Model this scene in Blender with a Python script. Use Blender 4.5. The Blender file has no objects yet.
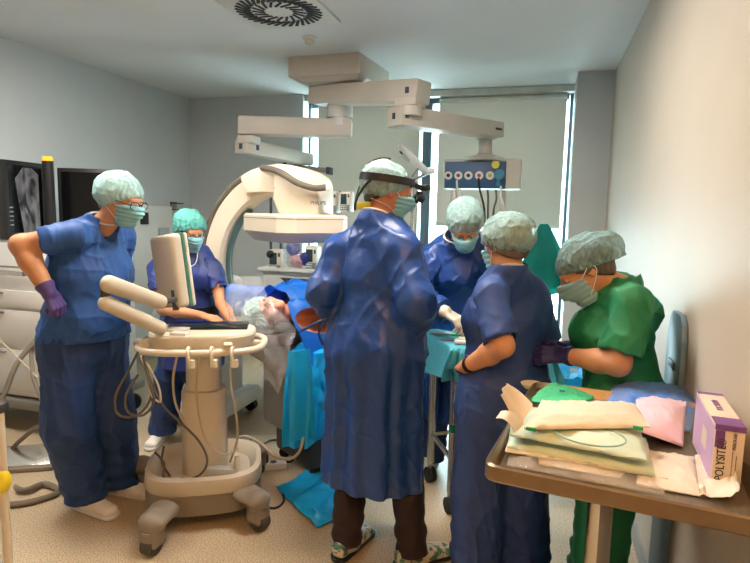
import bpy, bmesh, math, random
import numpy as np
from mathutils import Vector, Matrix
random.seed(7)
S = bpy.context.scene
COL = S.collection
PI = math.pi

# ------------------------------------------------------------------ camera
F_PX, CX, CY, CAM_H = 564.0, 375.0, 281.5, 1.6
def cam_axes(yaw, pitch, roll):
    yaw, pitch, roll = map(math.radians, (yaw, pitch, roll))
    fwd = np.array([-math.sin(yaw)*math.cos(pitch), math.cos(yaw)*math.cos(pitch), -math.sin(pitch)])
    r0 = np.array([math.cos(yaw), math.sin(yaw), 0.0]); u0 = np.cross(r0, fwd)
    return r0*math.cos(roll)+u0*math.sin(roll), -r0*math.sin(roll)+u0*math.cos(roll), fwd
AX = cam_axes(16.3, 6.9, 1.2)
def ray(px, py):
    r, u, w = AX
    return w + r*(px-CX)/F_PX - u*(py-CY)/F_PX
def W(px, py, Y):            # a point of the room at depth Y that the photo shows at px, py
    d = ray(px, py); p = d*Y/d[1]; p[2] += CAM_H
    return p
def WZ(px, py, Z):
    d = ray(px, py); p = d*(Z-CAM_H)/d[2]; p[2] += CAM_H
    return p
def WX(px, py, X):
    d = ray(px, py); p = d*X/d[0]; p[2] += CAM_H
    return p
cam = bpy.data.objects.new('camera', bpy.data.cameras.new('camera')); COL.objects.link(cam)
r, u, w = AX
cam.matrix_world = Matrix(((r[0], u[0], -w[0], 0), (r[1], u[1], -w[1], 0), (r[2], u[2], -w[2], CAM_H), (0, 0, 0, 1)))
cam.data.sensor_fit = 'HORIZONTAL'; cam.data.sensor_width = 36
cam.data.lens = 36*F_PX/750; cam.data.clip_start = 0.02
S.camera = cam

# ------------------------------------------------------------------ materials
def lin(c):
    c = c/255
    return c/12.92 if c <= 0.04045 else ((c+0.055)/1.055)**2.4
def rgb(t): return tuple(lin(v) for v in t)+(1.0,)
MATS = {}
def mat(name, col, rough=0.5, metal=0.0, vary=0.06, scale=6.0, bump=0.0, bscale=40.0, alpha=1.0, trans=0.0, sheen=0.0, stretch=(1, 1, 1), col2=None, thresh=None, translucent=0.0):
    if name in MATS: return MATS[name]
    m = bpy.data.materials.new(name); m.use_nodes = True
    nt = m.node_tree; N = nt.nodes; L = nt.links
    b = N['Principled BSDF']
    b.inputs['Roughness'].default_value = rough; b.inputs['Metallic'].default_value = metal
    b.inputs['Alpha'].default_value = alpha
    b.inputs['Transmission Weight'].default_value = trans
    if sheen: b.inputs['Sheen Weight'].default_value = sheen
    tc = N.new('ShaderNodeTexCoord'); mp = N.new('ShaderNodeMapping'); mp.inputs['Scale'].default_value = stretch
    L.new(tc.outputs['Object'], mp.inputs['Vector'])
    nz = N.new('ShaderNodeTexNoise'); nz.inputs['Scale'].default_value = scale; nz.inputs['Detail'].default_value = 4
    L.new(mp.outputs['Vector'], nz.inputs['Vector'])
    rp = N.new('ShaderNodeValToRGB')
    c = rgb(col)
    if col2 is None:
        rp.color_ramp.elements[0].color = tuple(v*(1-vary*2) for v in c[:3])+(1,)
        rp.color_ramp.elements[1].color = tuple(min(1, v*(1+vary*2)) for v in c[:3])+(1,)
        rp.color_ramp.elements[0].position = 0.3; rp.color_ramp.elements[1].position = 0.7
    else:
        rp.color_ramp.elements[0].color = c; rp.color_ramp.elements[1].color = rgb(col2)
        t = thresh or (0.45, 0.55)
        rp.color_ramp.elements[0].position, rp.color_ramp.elements[1].position = t
    L.new(nz.outputs['Fac'], rp.inputs['Fac']); L.new(rp.outputs['Color'], b.inputs['Base Color'])
    if bump:
        n2 = N.new('ShaderNodeTexNoise'); n2.inputs['Scale'].default_value = bscale; n2.inputs['Detail'].default_value = 3
        L.new(mp.outputs['Vector'], n2.inputs['Vector'])
        bp = N.new('ShaderNodeBump'); bp.inputs['Strength'].default_value = bump; bp.inputs['Distance'].default_value = 0.01
        L.new(n2.outputs['Fac'], bp.inputs['Height']); L.new(bp.outputs['Normal'], b.inputs['Normal'])
    if translucent:
        tr = N.new('ShaderNodeBsdfTranslucent'); L.new(rp.outputs['Color'], tr.inputs['Color'])
        mx = N.new('ShaderNodeMixShader'); mx.inputs[0].default_value = translucent
        L.new(b.outputs[0], mx.inputs[1]); L.new(tr.outputs[0], mx.inputs[2])
        L.new(mx.outputs[0], N['Material Output'].inputs['Surface'])
    MATS[name] = m
    return m
def film(name, col, clear=0.75, rough=0.12):
    """thin clear plastic: part see-through, part glossy film with a fine crinkle"""
    if name in MATS: return MATS[name]
    m = bpy.data.materials.new(name); m.use_nodes = True
    nt = m.node_tree; N = nt.nodes; L = nt.links
    b = N['Principled BSDF']; b.inputs['Base Color'].default_value = rgb(col); b.inputs['Roughness'].default_value = rough
    t = N.new('ShaderNodeBsdfTransparent'); mx = N.new('ShaderNodeMixShader')
    tc = N.new('ShaderNodeTexCoord'); nz = N.new('ShaderNodeTexNoise'); nz.inputs['Scale'].default_value = 30
    L.new(tc.outputs['Object'], nz.inputs['Vector'])
    mr = N.new('ShaderNodeMapRange'); mr.inputs[1].default_value = 0.35; mr.inputs[2].default_value = 0.7
    mr.inputs[3].default_value = 1-clear-0.08; mr.inputs[4].default_value = 1-clear+0.12
    L.new(nz.outputs['Fac'], mr.inputs[0])
    bp = N.new('ShaderNodeBump'); bp.inputs['Strength'].default_value = 0.6; bp.inputs['Distance'].default_value = 0.01
    L.new(nz.outputs['Fac'], bp.inputs['Height']); L.new(bp.outputs['Normal'], b.inputs['Normal'])
    L.new(mr.outputs[0], mx.inputs[0]); L.new(t.outputs[0], mx.inputs[1]); L.new(b.outputs[0], mx.inputs[2])
    L.new(mx.outputs[0], N['Material Output'].inputs['Surface'])
    MATS[name] = m
    return m
def sheer(name, col, lo=.45, hi=.85):
    """gathered see-through cap cloth: denser where the folds bunch"""
    if name in MATS: return MATS[name]
    m = mat(name, col, rough=.7, vary=.07, scale=14, bump=.25, bscale=45)
    nt = m.node_tree; N = nt.nodes; L = nt.links; b = N['Principled BSDF']
    tc = N.new('ShaderNodeTexCoord'); mp = N.new('ShaderNodeMapping'); mp.inputs['Scale'].default_value = (1, 1, .35); mp.inputs['Rotation'].default_value = (.5, .3, 0)
    nz = N.new('ShaderNodeTexNoise'); nz.inputs['Scale'].default_value = 55; nz.inputs['Distortion'].default_value = 1.5
    L.new(tc.outputs['Object'], mp.inputs[0]); L.new(mp.outputs[0], nz.inputs[0])
    mr = N.new('ShaderNodeMapRange'); mr.inputs[1].default_value = .4; mr.inputs[2].default_value = .65; mr.inputs[3].default_value = lo; mr.inputs[4].default_value = hi
    L.new(nz.outputs[0], mr.inputs[0]); L.new(mr.outputs[0], b.inputs['Alpha'])
    return m
def glow(name, col, strength):
    m = bpy.data.materials.new(name); m.use_nodes = True
    b = m.node_tree.nodes['Principled BSDF']
    b.inputs['Base Color'].default_value = rgb(col); b.inputs['Emission Color'].default_value = rgb(col)
    b.inputs['Emission Strength'].default_value = strength
    MATS[name] = m
    return m

# ------------------------------------------------------------------ objects
def tag(o, label=None, cat=None, group=None, kind=None):
    if label: o['label'] = label
    if cat: o['category'] = cat
    if group: o['group'] = group
    if kind: o['kind'] = kind
    return o
def thing(name, label, cat, loc=(0, 0, 0), rz=0.0, group=None):
    o = bpy.data.objects.new(name, None); COL.objects.link(o)
    o.location = tuple(loc); o.rotation_euler = (0, 0, rz); o.empty_display_size = 0.1
    return tag(o, label, cat, group)
def link_mesh(name, me, m, parent=None, loc=None):
    o = bpy.data.objects.new(name, me); COL.objects.link(o)
    if m is not None:
        for k in (m if isinstance(m, (list, tuple)) else [m]): me.materials.append(k)
    if parent is not None: o.parent = parent
    if loc is not None: o.location = tuple(loc)
    return o
class MB:
    """collects shapes into one mesh"""
    def __init__(s): s.bm = bmesh.new()
    def _x(s, verts, mx):
        if mx is not None: bmesh.ops.transform(s.bm, matrix=mx, verts=verts)
        return s
    def box(s, c, d, mx=None, bevel=0.0, seg=2, rz=0.0, taper=None):
        g = bmesh.ops.create_cube(s.bm, size=1.0)
        vs = g['verts']
        for v in vs:
            v.co = Vector((v.co.x*d[0], v.co.y*d[1], v.co.z*d[2]))
            if taper and v.co.z > 0: v.co.x *= taper; v.co.y *= taper
        if bevel:
            es = list({e for v in vs for e in v.link_edges})
            q = bmesh.ops.bevel(s.bm, geom=es, offset=bevel, segments=seg, affect='EDGES', profile=0.5)
            vs = list({v for v in q['verts']} | {v for v in vs if v.is_valid})
        M = Matrix.Translation(Vector(c)) @ Matrix.Rotation(rz, 4, 'Z')
        if mx is not None: M = mx @ M
        bmesh.ops.transform(s.bm, matrix=M, verts=vs)
        return s
    def hexa(s, pts, bevel=0.0):
        """eight corner points: bottom four then top four"""
        vs = [s.bm.verts.new(Vector(p)) for p in pts]
        fs = [s.bm.faces.new([vs[i] for i in f]) for f in ((3, 2, 1, 0), (4, 5, 6, 7), (0, 1, 5, 4), (1, 2, 6, 5), (2, 3, 7, 6), (3, 0, 4, 7))]
        if bevel:
            es = list({e for v in vs for e in v.link_edges})
            bmesh.ops.bevel(s.bm, geom=es, offset=bevel, segments=2, affect='EDGES', profile=0.5)
        return s
    def bar(s, a, b, wx, wy, up=(0, 0, 1), bevel=0.0, wx2=None, wy2=None):
        """straight bar of rectangular section from a to b; wx across, wy along 'up'"""
        a = Vector(a); b = Vector(b); t = (b-a).normalized(); side = t.cross(Vector(up))
        if side.length < 1e-5: side = t.cross(Vector((1, 0, 0)))
        side.normalize(); upv = side.cross(t).normalized()
        wx2 = wx if wx2 is None else wx2; wy2 = wy if wy2 is None else wy2
        P = [a-side*wx/2-upv*wy/2, a+side*wx/2-upv*wy/2, b+side*wx2/2-upv*wy2/2, b-side*wx2/2-upv*wy2/2,
             a-side*wx/2+upv*wy/2, a+side*wx/2+upv*wy/2, b+side*wx2/2+upv*wy2/2, b-side*wx2/2+upv*wy2/2]
        return s.hexa(P, bevel)
    def cyl(s, a, b, r1, r2=None, n=20, caps=True):
        a = Vector(a); b = Vector(b); r2 = r1 if r2 is None else r2
        t = (b-a); L = t.length
        q = t.to_track_quat('Z', 'Y').to_matrix().to_4x4()
        M = Matrix.Translation((a+b)/2) @ q
        bmesh.ops.create_cone(s.bm, cap_ends=caps, segments=n, radius1=r1, radius2=r2, depth=L, matrix=M)
        return s
    def ball(s, c, r, mx=None, n=16):
        r = (r, r, r) if isinstance(r, (int, float)) else r
        M = Matrix.Translation(Vector(c)) @ (mx if mx is not None else Matrix.Identity(4)) @ Matrix.Diagonal((r[0], r[1], r[2], 1))
        bmesh.ops.create_uvsphere(s.bm, u_segments=n, v_segments=max(6, n*2//3), radius=1, matrix=M)
        return s
    def lathe(s, c, prof, n=28, mx=None):
        """prof: (radius, z) points from bottom to top, closed at the ends"""
        rings = []
        M = Matrix.Translation(Vector(c)) @ (mx if mx is not None else Matrix.Identity(4))
        for r_, z in prof:
            rings.append([s.bm.verts.new(M @ Vector((r_*math.cos(2*PI*i/n), r_*math.sin(2*PI*i/n), z))) for i in range(n)])
        for A, B in zip(rings, rings[1:]):
            for i in range(n): s.bm.faces.new((A[i], A[(i+1) % n], B[(i+1) % n], B[i]))
        s.bm.faces.new(rings[0][::-1]); s.bm.faces.new(rings[-1])
        return s
    def tube(s, pts, rad, n=8, closed=False, smooth=4):
        """round tube along a smooth path through pts"""
        P = path(pts, smooth, closed)
        rr = rad if isinstance(rad, (list, tuple)) else None
        rings = []; N = len(P); prev = None
        for i, p in enumerate(P):
            a = P[i-1] if (i > 0 or closed) else P[i]; b = P[(i+1) % N] if (i < N-1 or closed) else P[i]
            t = (b-a).normalized() if (b-a).length > 1e-9 else Vector((0, 0, 1))
            if prev is None:
                nv = t.cross(Vector((0.13, 0.27, 0.95)))
                if nv.length < 1e-3: nv = t.cross(Vector((1, 0, 0)))
                nv.normalize()
            else:
                nv = (prev - t*prev.dot(t)).normalized()
            prev = nv; bv = t.cross(nv)
            q = rad if rr is None else rr[0]+(rr[1]-rr[0])*i/max(1, N-1)
            rings.append([s.bm.verts.new(p+(nv*math.cos(2*PI*k/n)+bv*math.sin(2*PI*k/n))*q) for k in range(n)])
        M = len(rings)
        for i in range(M if closed else M-1):
            A, B = rings[i], rings[(i+1) % M]
            for k in range(n): s.bm.faces.new((A[k], A[(k+1) % n], B[(k+1) % n], B[k]))
        if not closed:
            s.bm.faces.new(rings[0][::-1]); s.bm.faces.new(rings[-1])
        return s
    def prism(s, pts, vec, bevel=0.0):
        """flat outline pts swept along vec"""
        v = Vector(vec)
        A = [s.bm.verts.new(Vector(p)) for p in pts]; B = [s.bm.verts.new(Vector(p)+v) for p in pts]
        n = len(A)
        s.bm.faces.new(A[::-1]); s.bm.faces.new(B)
        for i in range(n): s.bm.faces.new((A[i], A[(i+1) % n], B[(i+1) % n], B[i]))
        if bevel:
            es = list({e for q in A+B for e in q.link_edges})
            bmesh.ops.bevel(s.bm, geom=es, offset=bevel, segments=2, affect='EDGES', profile=0.5)
        return s
    def sheet(s, f, nu, nv, thick=0.0):
        """grid surface from f(u, v) with u, v in 0..1, given a small thickness"""
        g = [[s.bm.verts.new(Vector(f(i/nu, j/nv))) for j in range(nv+1)] for i in range(nu+1)]
        fs = [s.bm.faces.new((g[i][j], g[i+1][j], g[i+1][j+1], g[i][j+1])) for i in range(nu) for j in range(nv)]
        if thick:
            s.bm.normal_update()
            bmesh.ops.solidify(s.bm, geom=fs, thickness=thick)
        return s
    def wbuild(s, name, m, parent, **k):      # shapes given in room coordinates
        top = parent
        while top.parent is not None: top = top.parent
        M = (Matrix.Translation(top.location) @ Matrix.Rotation(top.rotation_euler.z, 4, 'Z')).inverted()
        bmesh.ops.transform(s.bm, matrix=M, verts=s.bm.verts)
        return s.build(name, m, parent, **k)
    def build(s, name, m, parent=None, smooth=True, sharp=38, loc=None):
        bmesh.ops.recalc_face_normals(s.bm, faces=s.bm.faces)
        for f in s.bm.faces: f.smooth = smooth
        if smooth:
            lim = math.radians(sharp)
            for e in s.bm.edges:
                if len(e.link_faces) == 2 and e.calc_face_angle(0) > lim: e.smooth = False
        me = bpy.data.meshes.new(name); s.bm.to_mesh(me); s.bm.free()
        return link_mesh(name, me, m, parent, loc)
def path(pts, sub=4, closed=False):
    P = [Vector(p) for p in pts]
    if sub <= 1 or len(P) < 3: return P
    out = []; n = len(P)
    for i in range(n if closed else n-1):
        if closed: p0, p1, p2, p3 = P[i-1], P[i], P[(i+1) % n], P[(i+2) % n]
        else: p0, p1, p2, p3 = P[max(i-1, 0)], P[i], P[i+1], P[min(i+2, n-1)]
        for k in range(sub):
            t = k/sub
            out.append(0.5*((2*p1)+(p2-p0)*t+(2*p0-5*p1+4*p2-p3)*t*t+(3*p1-p0-3*p2+p3)*t**3))
    if not closed: out.append(P[-1])
    return out
def local(o, p):             # world point -> the frame of a thing (rotated about Z only)
    M = Matrix.Translation(o.location) @ Matrix.Rotation(o.rotation_euler.z, 4, 'Z')
    return M.inverted() @ Vector(p)
def copy_tree(o, parent=None):
    c = o.copy(); COL.objects.link(c)
    if parent is not None: c.parent = parent
    for ch in list(o.children): copy_tree(ch, c)
    return c
def text_mesh(name, s, size, m, parent, mx, extrude=0.0006, align='CENTER', font_w=1.0):
    cu = bpy.data.curves.new(name, 'FONT'); cu.body = s; cu.size = size; cu.extrude = extrude
    cu.align_x = align; cu.align_y = 'CENTER'; cu.resolution_u = 3
    to = bpy.data.objects.new(name+'_curve', cu); COL.objects.link(to)
    dg = bpy.context.evaluated_depsgraph_get()
    me = bpy.data.meshes.new_from_object(to.evaluated_get(dg))
    bpy.data.objects.remove(to)
    me.transform(mx @ Matrix.Diagonal((font_w, 1, 1, 1))); me.name = name
    return link_mesh(name, me, m, parent)

# ------------------------------------------------------------------ rounded bodies: signed distance fields on a grid, skinned into one continuous mesh
_rs = np.random.RandomState(3)
_LAT = _rs.rand(32, 32, 32).astype(np.float32)
def vnoise(x, y, z):
    xi = np.floor(x).astype(np.int32); yi = np.floor(y).astype(np.int32); zi = np.floor(z).astype(np.int32)
    fx = x-xi; fy = y-yi; fz = z-zi
    fx = fx*fx*(3-2*fx); fy = fy*fy*(3-2*fy); fz = fz*fz*(3-2*fz)
    out = 0
    for a in (0, 1):
        wx = fx if a else 1-fx
        for b in (0, 1):
            wy = fy if b else 1-fy
            for c in (0, 1):
                wz = fz if c else 1-fz
                out = out + wx*wy*wz*_LAT[(xi+a) & 31, (yi+b) & 31, (zi+c) & 31]
    return out
def ridge(x, y, z):
    n = vnoise(x, y, z)
    return (1-np.abs(2*n-1))**5
V3 = lambda p: np.asarray(p, dtype=np.float32)
def unit(v):
    v = np.asarray(v, float); return v/np.linalg.norm(v)
class Field:
    def __init__(s, lo, hi, h):
        s.lo = np.asarray(lo, float)-3*h; s.h = h
        s.n = np.ceil((np.asarray(hi, float)+3*h-s.lo)/h).astype(int)+1
        s.d = np.full(s.n, 0.5, dtype=np.float32)
        s.ax = [(s.lo[i]+h*np.arange(s.n[i])).astype(np.float32) for i in range(3)]
    def sub(s, lo, hi):
        a = np.clip(np.floor((np.asarray(lo)-s.lo)/s.h).astype(int), 0, s.n); b = np.clip(np.ceil((np.asarray(hi)-s.lo)/s.h).astype(int)+1, 0, s.n)
        sl = tuple(slice(a[i], b[i]) for i in range(3))
        if any(b[i] <= a[i] for i in range(3)): return None, None
        return sl, np.meshgrid(s.ax[0][sl[0]], s.ax[1][sl[1]], s.ax[2][sl[2]], indexing='ij', sparse=True)
    def put(s, f, lo, hi, k=0.02, op='add'):
        m = k+3*s.h
        sl, g = s.sub(np.asarray(lo)-m, np.asarray(hi)+m)
        if sl is None: return s
        e = f(*g).astype(np.float32); d = s.d[sl]
        if op == 'add':
            hh = np.clip(0.5+0.5*(d-e)/k, 0, 1); s.d[sl] = d*(1-hh)+e*hh-k*hh*(1-hh)
        elif op == 'cut':
            e = -e; hh = np.clip(0.5-0.5*(d-e)/k, 0, 1); s.d[sl] = d*(1-hh)+e*hh+k*hh*(1-hh)
        elif op == 'and':
            s.d[sl] = np.maximum(d, e)
        return s
    def seg(s, a, b, ra, rb, k=0.02, op='add', side=None, flat=1.0, flat2=None):
        """tapered limb from a to b; with side given, its section is wide (ra) along side and flat*ra across"""
        a = np.asarray(a, float); b = np.asarray(b, float); R_ = max(ra, rb)
        lo = np.minimum(a, b)-R_; hi = np.maximum(a, b)+R_
        v = b-a; L2 = float(v@v)+1e-12
        flat2 = flat if flat2 is None else flat2
        def f(x, y, z):
            px, py, pz = x-a[0], y-a[1], z-a[2]
            t = np.clip((px*v[0]+py*v[1]+pz*v[2])/L2, 0, 1)
            qx, qy, qz = px-t*v[0], py-t*v[1], pz-t*v[2]
            rr = ra+(rb-ra)*t
            if side is None: return np.sqrt(qx*qx+qy*qy+qz*qz)-rr
            sd = unit(side); axn = v/math.sqrt(L2); sd = unit(sd-axn*(sd@axn)); w3 = np.cross(axn, sd)
            i = qx*sd[0]+qy*sd[1]+qz*sd[2]; j = qx*w3[0]+qy*w3[1]+qz*w3[2]; l = qx*axn[0]+qy*axn[1]+qz*axn[2]
            rj = rr*(flat+(flat2-flat)*t)
            k0 = np.sqrt((i/rr)**2+(j/rj)**2+(l/rj)**2)+1e-6
            k1 = np.sqrt((i/rr**2)**2+(j/rj**2)**2+(l/rj**2)**2)+1e-6
            return k0*(k0-1)/k1
        return s.put(f, lo, hi, k, op)
    def ell(s, c, r, fr=None, k=0.02, op='add'):
        """ellipsoid with radii r along the axes of frame fr (rows)"""
        c = np.asarray(c, float); r = np.asarray(r, float); fr = np.eye(3) if fr is None else np.asarray(fr, float)
        e = np.sqrt(((fr*r[:, None])**2).sum(0))
        def f(x, y, z):
            px, py, pz = x-c[0], y-c[1], z-c[2]
            q = [px*fr[i][0]+py*fr[i][1]+pz*fr[i][2] for i in range(3)]
            k0 = np.sqrt(sum((q[i]/r[i])**2 for i in range(3)))+1e-6
            k1 = np.sqrt(sum((q[i]/r[i]**2)**2 for i in range(3)))+1e-6
            return k0*(k0-1)/k1
        return s.put(f, c-e, c+e, k, op)
    def rbox(s, c, half, fr=None, rad=0.01, k=0.01, op='add'):
        c = np.asarray(c, float); hf = np.asarray(half, float)-rad; fr = np.eye(3) if fr is None else np.asarray(fr, float)
        e = np.sqrt(((fr*np.asarray(half)[:, None])**2).sum(0))*1.5
        def f(x, y, z):
            px, py, pz = x-c[0], y-c[1], z-c[2]
            q = [np.abs(px*fr[i][0]+py*fr[i][1]+pz*fr[i][2])-hf[i] for i in range(3)]
            return np.sqrt(sum(np.maximum(v, 0)**2 for v in q))+np.minimum(np.maximum(np.maximum(q[0], q[1]), q[2]), 0)-rad
        return s.put(f, c-e, c+e, k, op)
    def keep(s, p, n, lo=None, hi=None):
        """cut away what lies beyond the plane through p on the side n points to"""
        n = unit(n); p = np.asarray(p, float)
        lo = s.lo if lo is None else lo; hi = s.lo+s.n*s.h if hi is None else hi
        f = lambda x, y, z: (x-p[0])*n[0]+(y-p[1])*n[1]+(z-p[2])*n[2]
        return s.put(f, lo, hi, 0.001, 'and')
    def disp(s, f):
        """push the surface out by f(x, y, z) metres, near the surface only"""
        i = np.nonzero(np.abs(s.d) < 0.05)
        x, y, z = (s.ax[q][i[q]] for q in range(3))
        s.d[i] -= f(x, y, z).astype(np.float32)
        return s
    def join(s, o, k=.02):
        hh = np.clip(0.5+0.5*(s.d-o.d)/k, 0, 1); s.d = s.d*(1-hh)+o.d*hh-k*hh*(1-hh)
        return s
    def mesh(s, name, m, parent=None, off=(0, 0, 0), relax=1, paint=None):
        d = s.d; neg = d < 0
        n = d.shape
        c = np.zeros((n[0]-1, n[1]-1, n[2]-1), np.uint8)
        for a in (0, 1):
            for b in (0, 1):
                for e in (0, 1):
                    c += neg[a:n[0]-1+a, b:n[1]-1+b, e:n[2]-1+e]
        act = (c > 0) & (c < 8)
        I = np.argwhere(act); K = len(I)
        idx = np.full(act.shape, -1, np.int32); idx[act] = np.arange(K)
        acc = np.zeros((K, 3)); cnt = np.zeros(K)
        cor = [(a, b, e) for a in (0, 1) for b in (0, 1) for e in (0, 1)]
        val = {q: d[I[:, 0]+q[0], I[:, 1]+q[1], I[:, 2]+q[2]] for q in cor}
        for q in cor:
            for ax in range(3):
                if q[ax]: continue
                q2 = tuple(1 if i == ax else q[i] for i in range(3))
                v0, v1 = val[q], val[q2]; x = (v0 < 0) != (v1 < 0)
                t = np.where(x, v0/np.where(v0 == v1, 1, v0-v1), 0)
                pos = np.tile(np.array(q, float), (K, 1)); pos[:, ax] += t
                acc[x] += pos[x]; cnt[x] += 1
        V = (I+acc/cnt[:, None])*s.h+s.lo
        Q = []
        for ax in range(3):
            o1, o2 = [i for i in range(3) if i != ax]
            sl0 = [slice(None)]*3; sl1 = [slice(None)]*3; sl0[ax] = slice(0, -1); sl1[ax] = slice(1, None)
            A = neg[tuple(sl0)]; B = neg[tuple(sl1)]
            E_ = np.argwhere(A != B)
            E_ = E_[(E_[:, o1] > 0) & (E_[:, o2] > 0) & (E_[:, o1] < n[o1]-1) & (E_[:, o2] < n[o2]-1)]
            if not len(E_): continue
            inside = A[E_[:, 0], E_[:, 1], E_[:, 2]]
            def at(da, db):
                e = E_.copy(); e[:, o1] -= da; e[:, o2] -= db
                return idx[e[:, 0], e[:, 1], e[:, 2]]
            q = np.stack([at(1, 1), at(0, 1), at(0, 0), at(1, 0)], 1)
            flip = ~inside if ax != 1 else inside
            q[flip] = q[flip][:, ::-1]
            Q.append(q)
        Q = np.concatenate(Q)
        for _ in range(relax):
            sm = np.zeros_like(V); ct = np.zeros(K)
            for a in range(4):
                b = (a+1) % 4
                np.add.at(sm, Q[:, a], V[Q[:, b]]); np.add.at(ct, Q[:, a], 1)
                np.add.at(sm, Q[:, b], V[Q[:, a]]); np.add.at(ct, Q[:, b], 1)
            V = V*0.5+0.5*sm/np.maximum(ct, 1)[:, None]
        me = bpy.data.meshes.new(name)
        me.vertices.add(K); me.vertices.foreach_set('co', (V-np.asarray(off, float)).astype(np.float32).ravel())
        me.loops.add(len(Q)*4); me.loops.foreach_set('vertex_index', Q.astype(np.int32).ravel())
        me.polygons.add(len(Q)); me.polygons.foreach_set('loop_start', np.arange(0, len(Q)*4, 4, dtype=np.int32))
        me.polygons.foreach_set('loop_total', np.full(len(Q), 4, np.int32))
        me.polygons.foreach_set('use_smooth', np.ones(len(Q), bool))
        if paint is not None:
            cen = V[Q].mean(1); me.polygons.foreach_set('material_index', paint(cen).astype(np.int32))
        me.update(calc_edges=True); me.validate()
        return link_mesh(name, me, m, parent)
# ------------------------------------------------------------------ people
SKIN = dict(rough=0.5, vary=0.07, scale=9, bump=0.08, bscale=120)
def norm(v): return unit(v)
def skel(loc, head_az, H=1.75, lean=0.0, side_lean=0.0, torso_az=None):
    """joints of a standing adult in world space; azimuth 0 looks along +Y, positive turns to the right (+X)"""
    s = H/1.75
    a = math.radians(head_az); f = np.array([math.sin(a), math.cos(a), 0]); r = np.array([f[1], -f[0], 0]); z = np.array([0, 0, 1.])
    loc = np.array([loc[0], loc[1], 0.])
    J = dict(s=s, f=f, r=r, loc=loc)
    l = math.radians(lean); ub = z*math.cos(l)+f*math.sin(l); fb = f*math.cos(l)-z*math.sin(l)
    sl = math.radians(side_lean); ub = ub*math.cos(sl)+r*math.sin(sl); rb = norm(np.cross(fb, ub))
    J.update(ub=ub, fb=fb, rb=rb)
    pel = loc+z*0.93*s; J['pel'] = pel
    if torso_az is not None:
        b = math.radians(torso_az); ft = np.array([math.sin(b), math.cos(b), 0]); rt = np.array([ft[1], -ft[0], 0])
        ub = z*math.cos(l)+ft*math.sin(l); fb = ft*math.cos(l)-z*math.sin(l); rb = norm(np.cross(fb, ub)); J.update(ub=ub, fb=fb, rb=rb)
    up = lambda h, fw=0: pel+ub*h*s+fb*fw*s
    J.update(waist=up(.14, .005), chest=up(.33, .01), yoke=up(.455, -.01), neck=up(.545, -.015), head=up(.71, .03), hf=fb, hu=ub)
    for sd, n in ((-1, 'L'), (1, 'R')):
        J['sh'+n] = up(.475, -.01)+rb*sd*.175*s
        J['el'+n] = up(.19, -.03)+rb*sd*.25*s
        J['wr'+n] = up(-.04, .06)+rb*sd*.26*s
        J['hip'+n] = pel+r*sd*.09*s-z*.02
        J['an'+n] = loc+r*sd*.12*s+z*.085
        J['kn'+n] = (J['hip'+n]+J['an'+n])/2+f*.02*s+z*.02
        J['toe'+n] = f+r*sd*.2
    return J
def head_frame(J):
    f = norm(J['hf']); u = np.asarray(J['hu'], float); u = norm(u-f*(u@f)); r = np.cross(f, u)
    return r, f, u
def put_head(F, J, hs=1.0):
    r, f, u = head_frame(J); C = np.asarray(J['head'], float); s = hs
    P = lambda a, b, c: C+(r*a+f*b+u*c)*s
    fr = np.stack([r, f, u])
    F.ell(P(0, -.012, .03), np.array((.076, .097, .088))*s, fr)
    F.seg(P(0, .03, .025), P(0, .042, -.07), .062*s, .043*s, side=r, flat=.95)
    F.ell(P(0, .02, -.05), np.array((.058, .062, .05))*s, fr)
    F.ell(P(0, .07, -.093), np.array((.024, .022, .019))*s, fr, k=.02)
    for q in (-1, 1):
        F.ell(P(q*.042, .065, -.03), np.array((.022, .022, .024))*s, fr, k=.02)
        F.ell(P(q*.032, .103, .004), np.array((.017, .013, .011))*s, fr, k=.01, op='cut')
        F.ell(P(q*.077, -.008, -.005), np.array((.009, .019, .032))*s, fr, k=.008)
        F.ell(P(q*.086, .0, -.003), np.array((.006, .009, .016))*s, fr, k=.006, op='cut')
        F.ell(P(q*.013, .108, -.032), np.array((.009, .011, .008))*s, fr, k=.006)
    F.seg(P(-.034, .086, .022), P(.034, .086, .022), .012*s, .012*s, k=.012)
    F.seg(P(0, .093, .014), P(0, .119, -.028), .008*s, .012*s, k=.012)
    F.seg(P(-.02, .088, -.062), P(.02, .088, -.062), .009*s, .009*s, k=.008)
    F.seg(P(-.02, .086, -.075), P(.02, .086, -.075), .010*s, .010*s, k=.006)
    F.seg(P(-.022, .1, -.0685), P(.022, .1, -.0685), .0035*s, .0035*s, k=.004, op='cut')
    F.seg(J['neck']-J['ub']*.02, P(0, -.02, -.05), .06*s, .054*s, k=.03)
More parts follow.
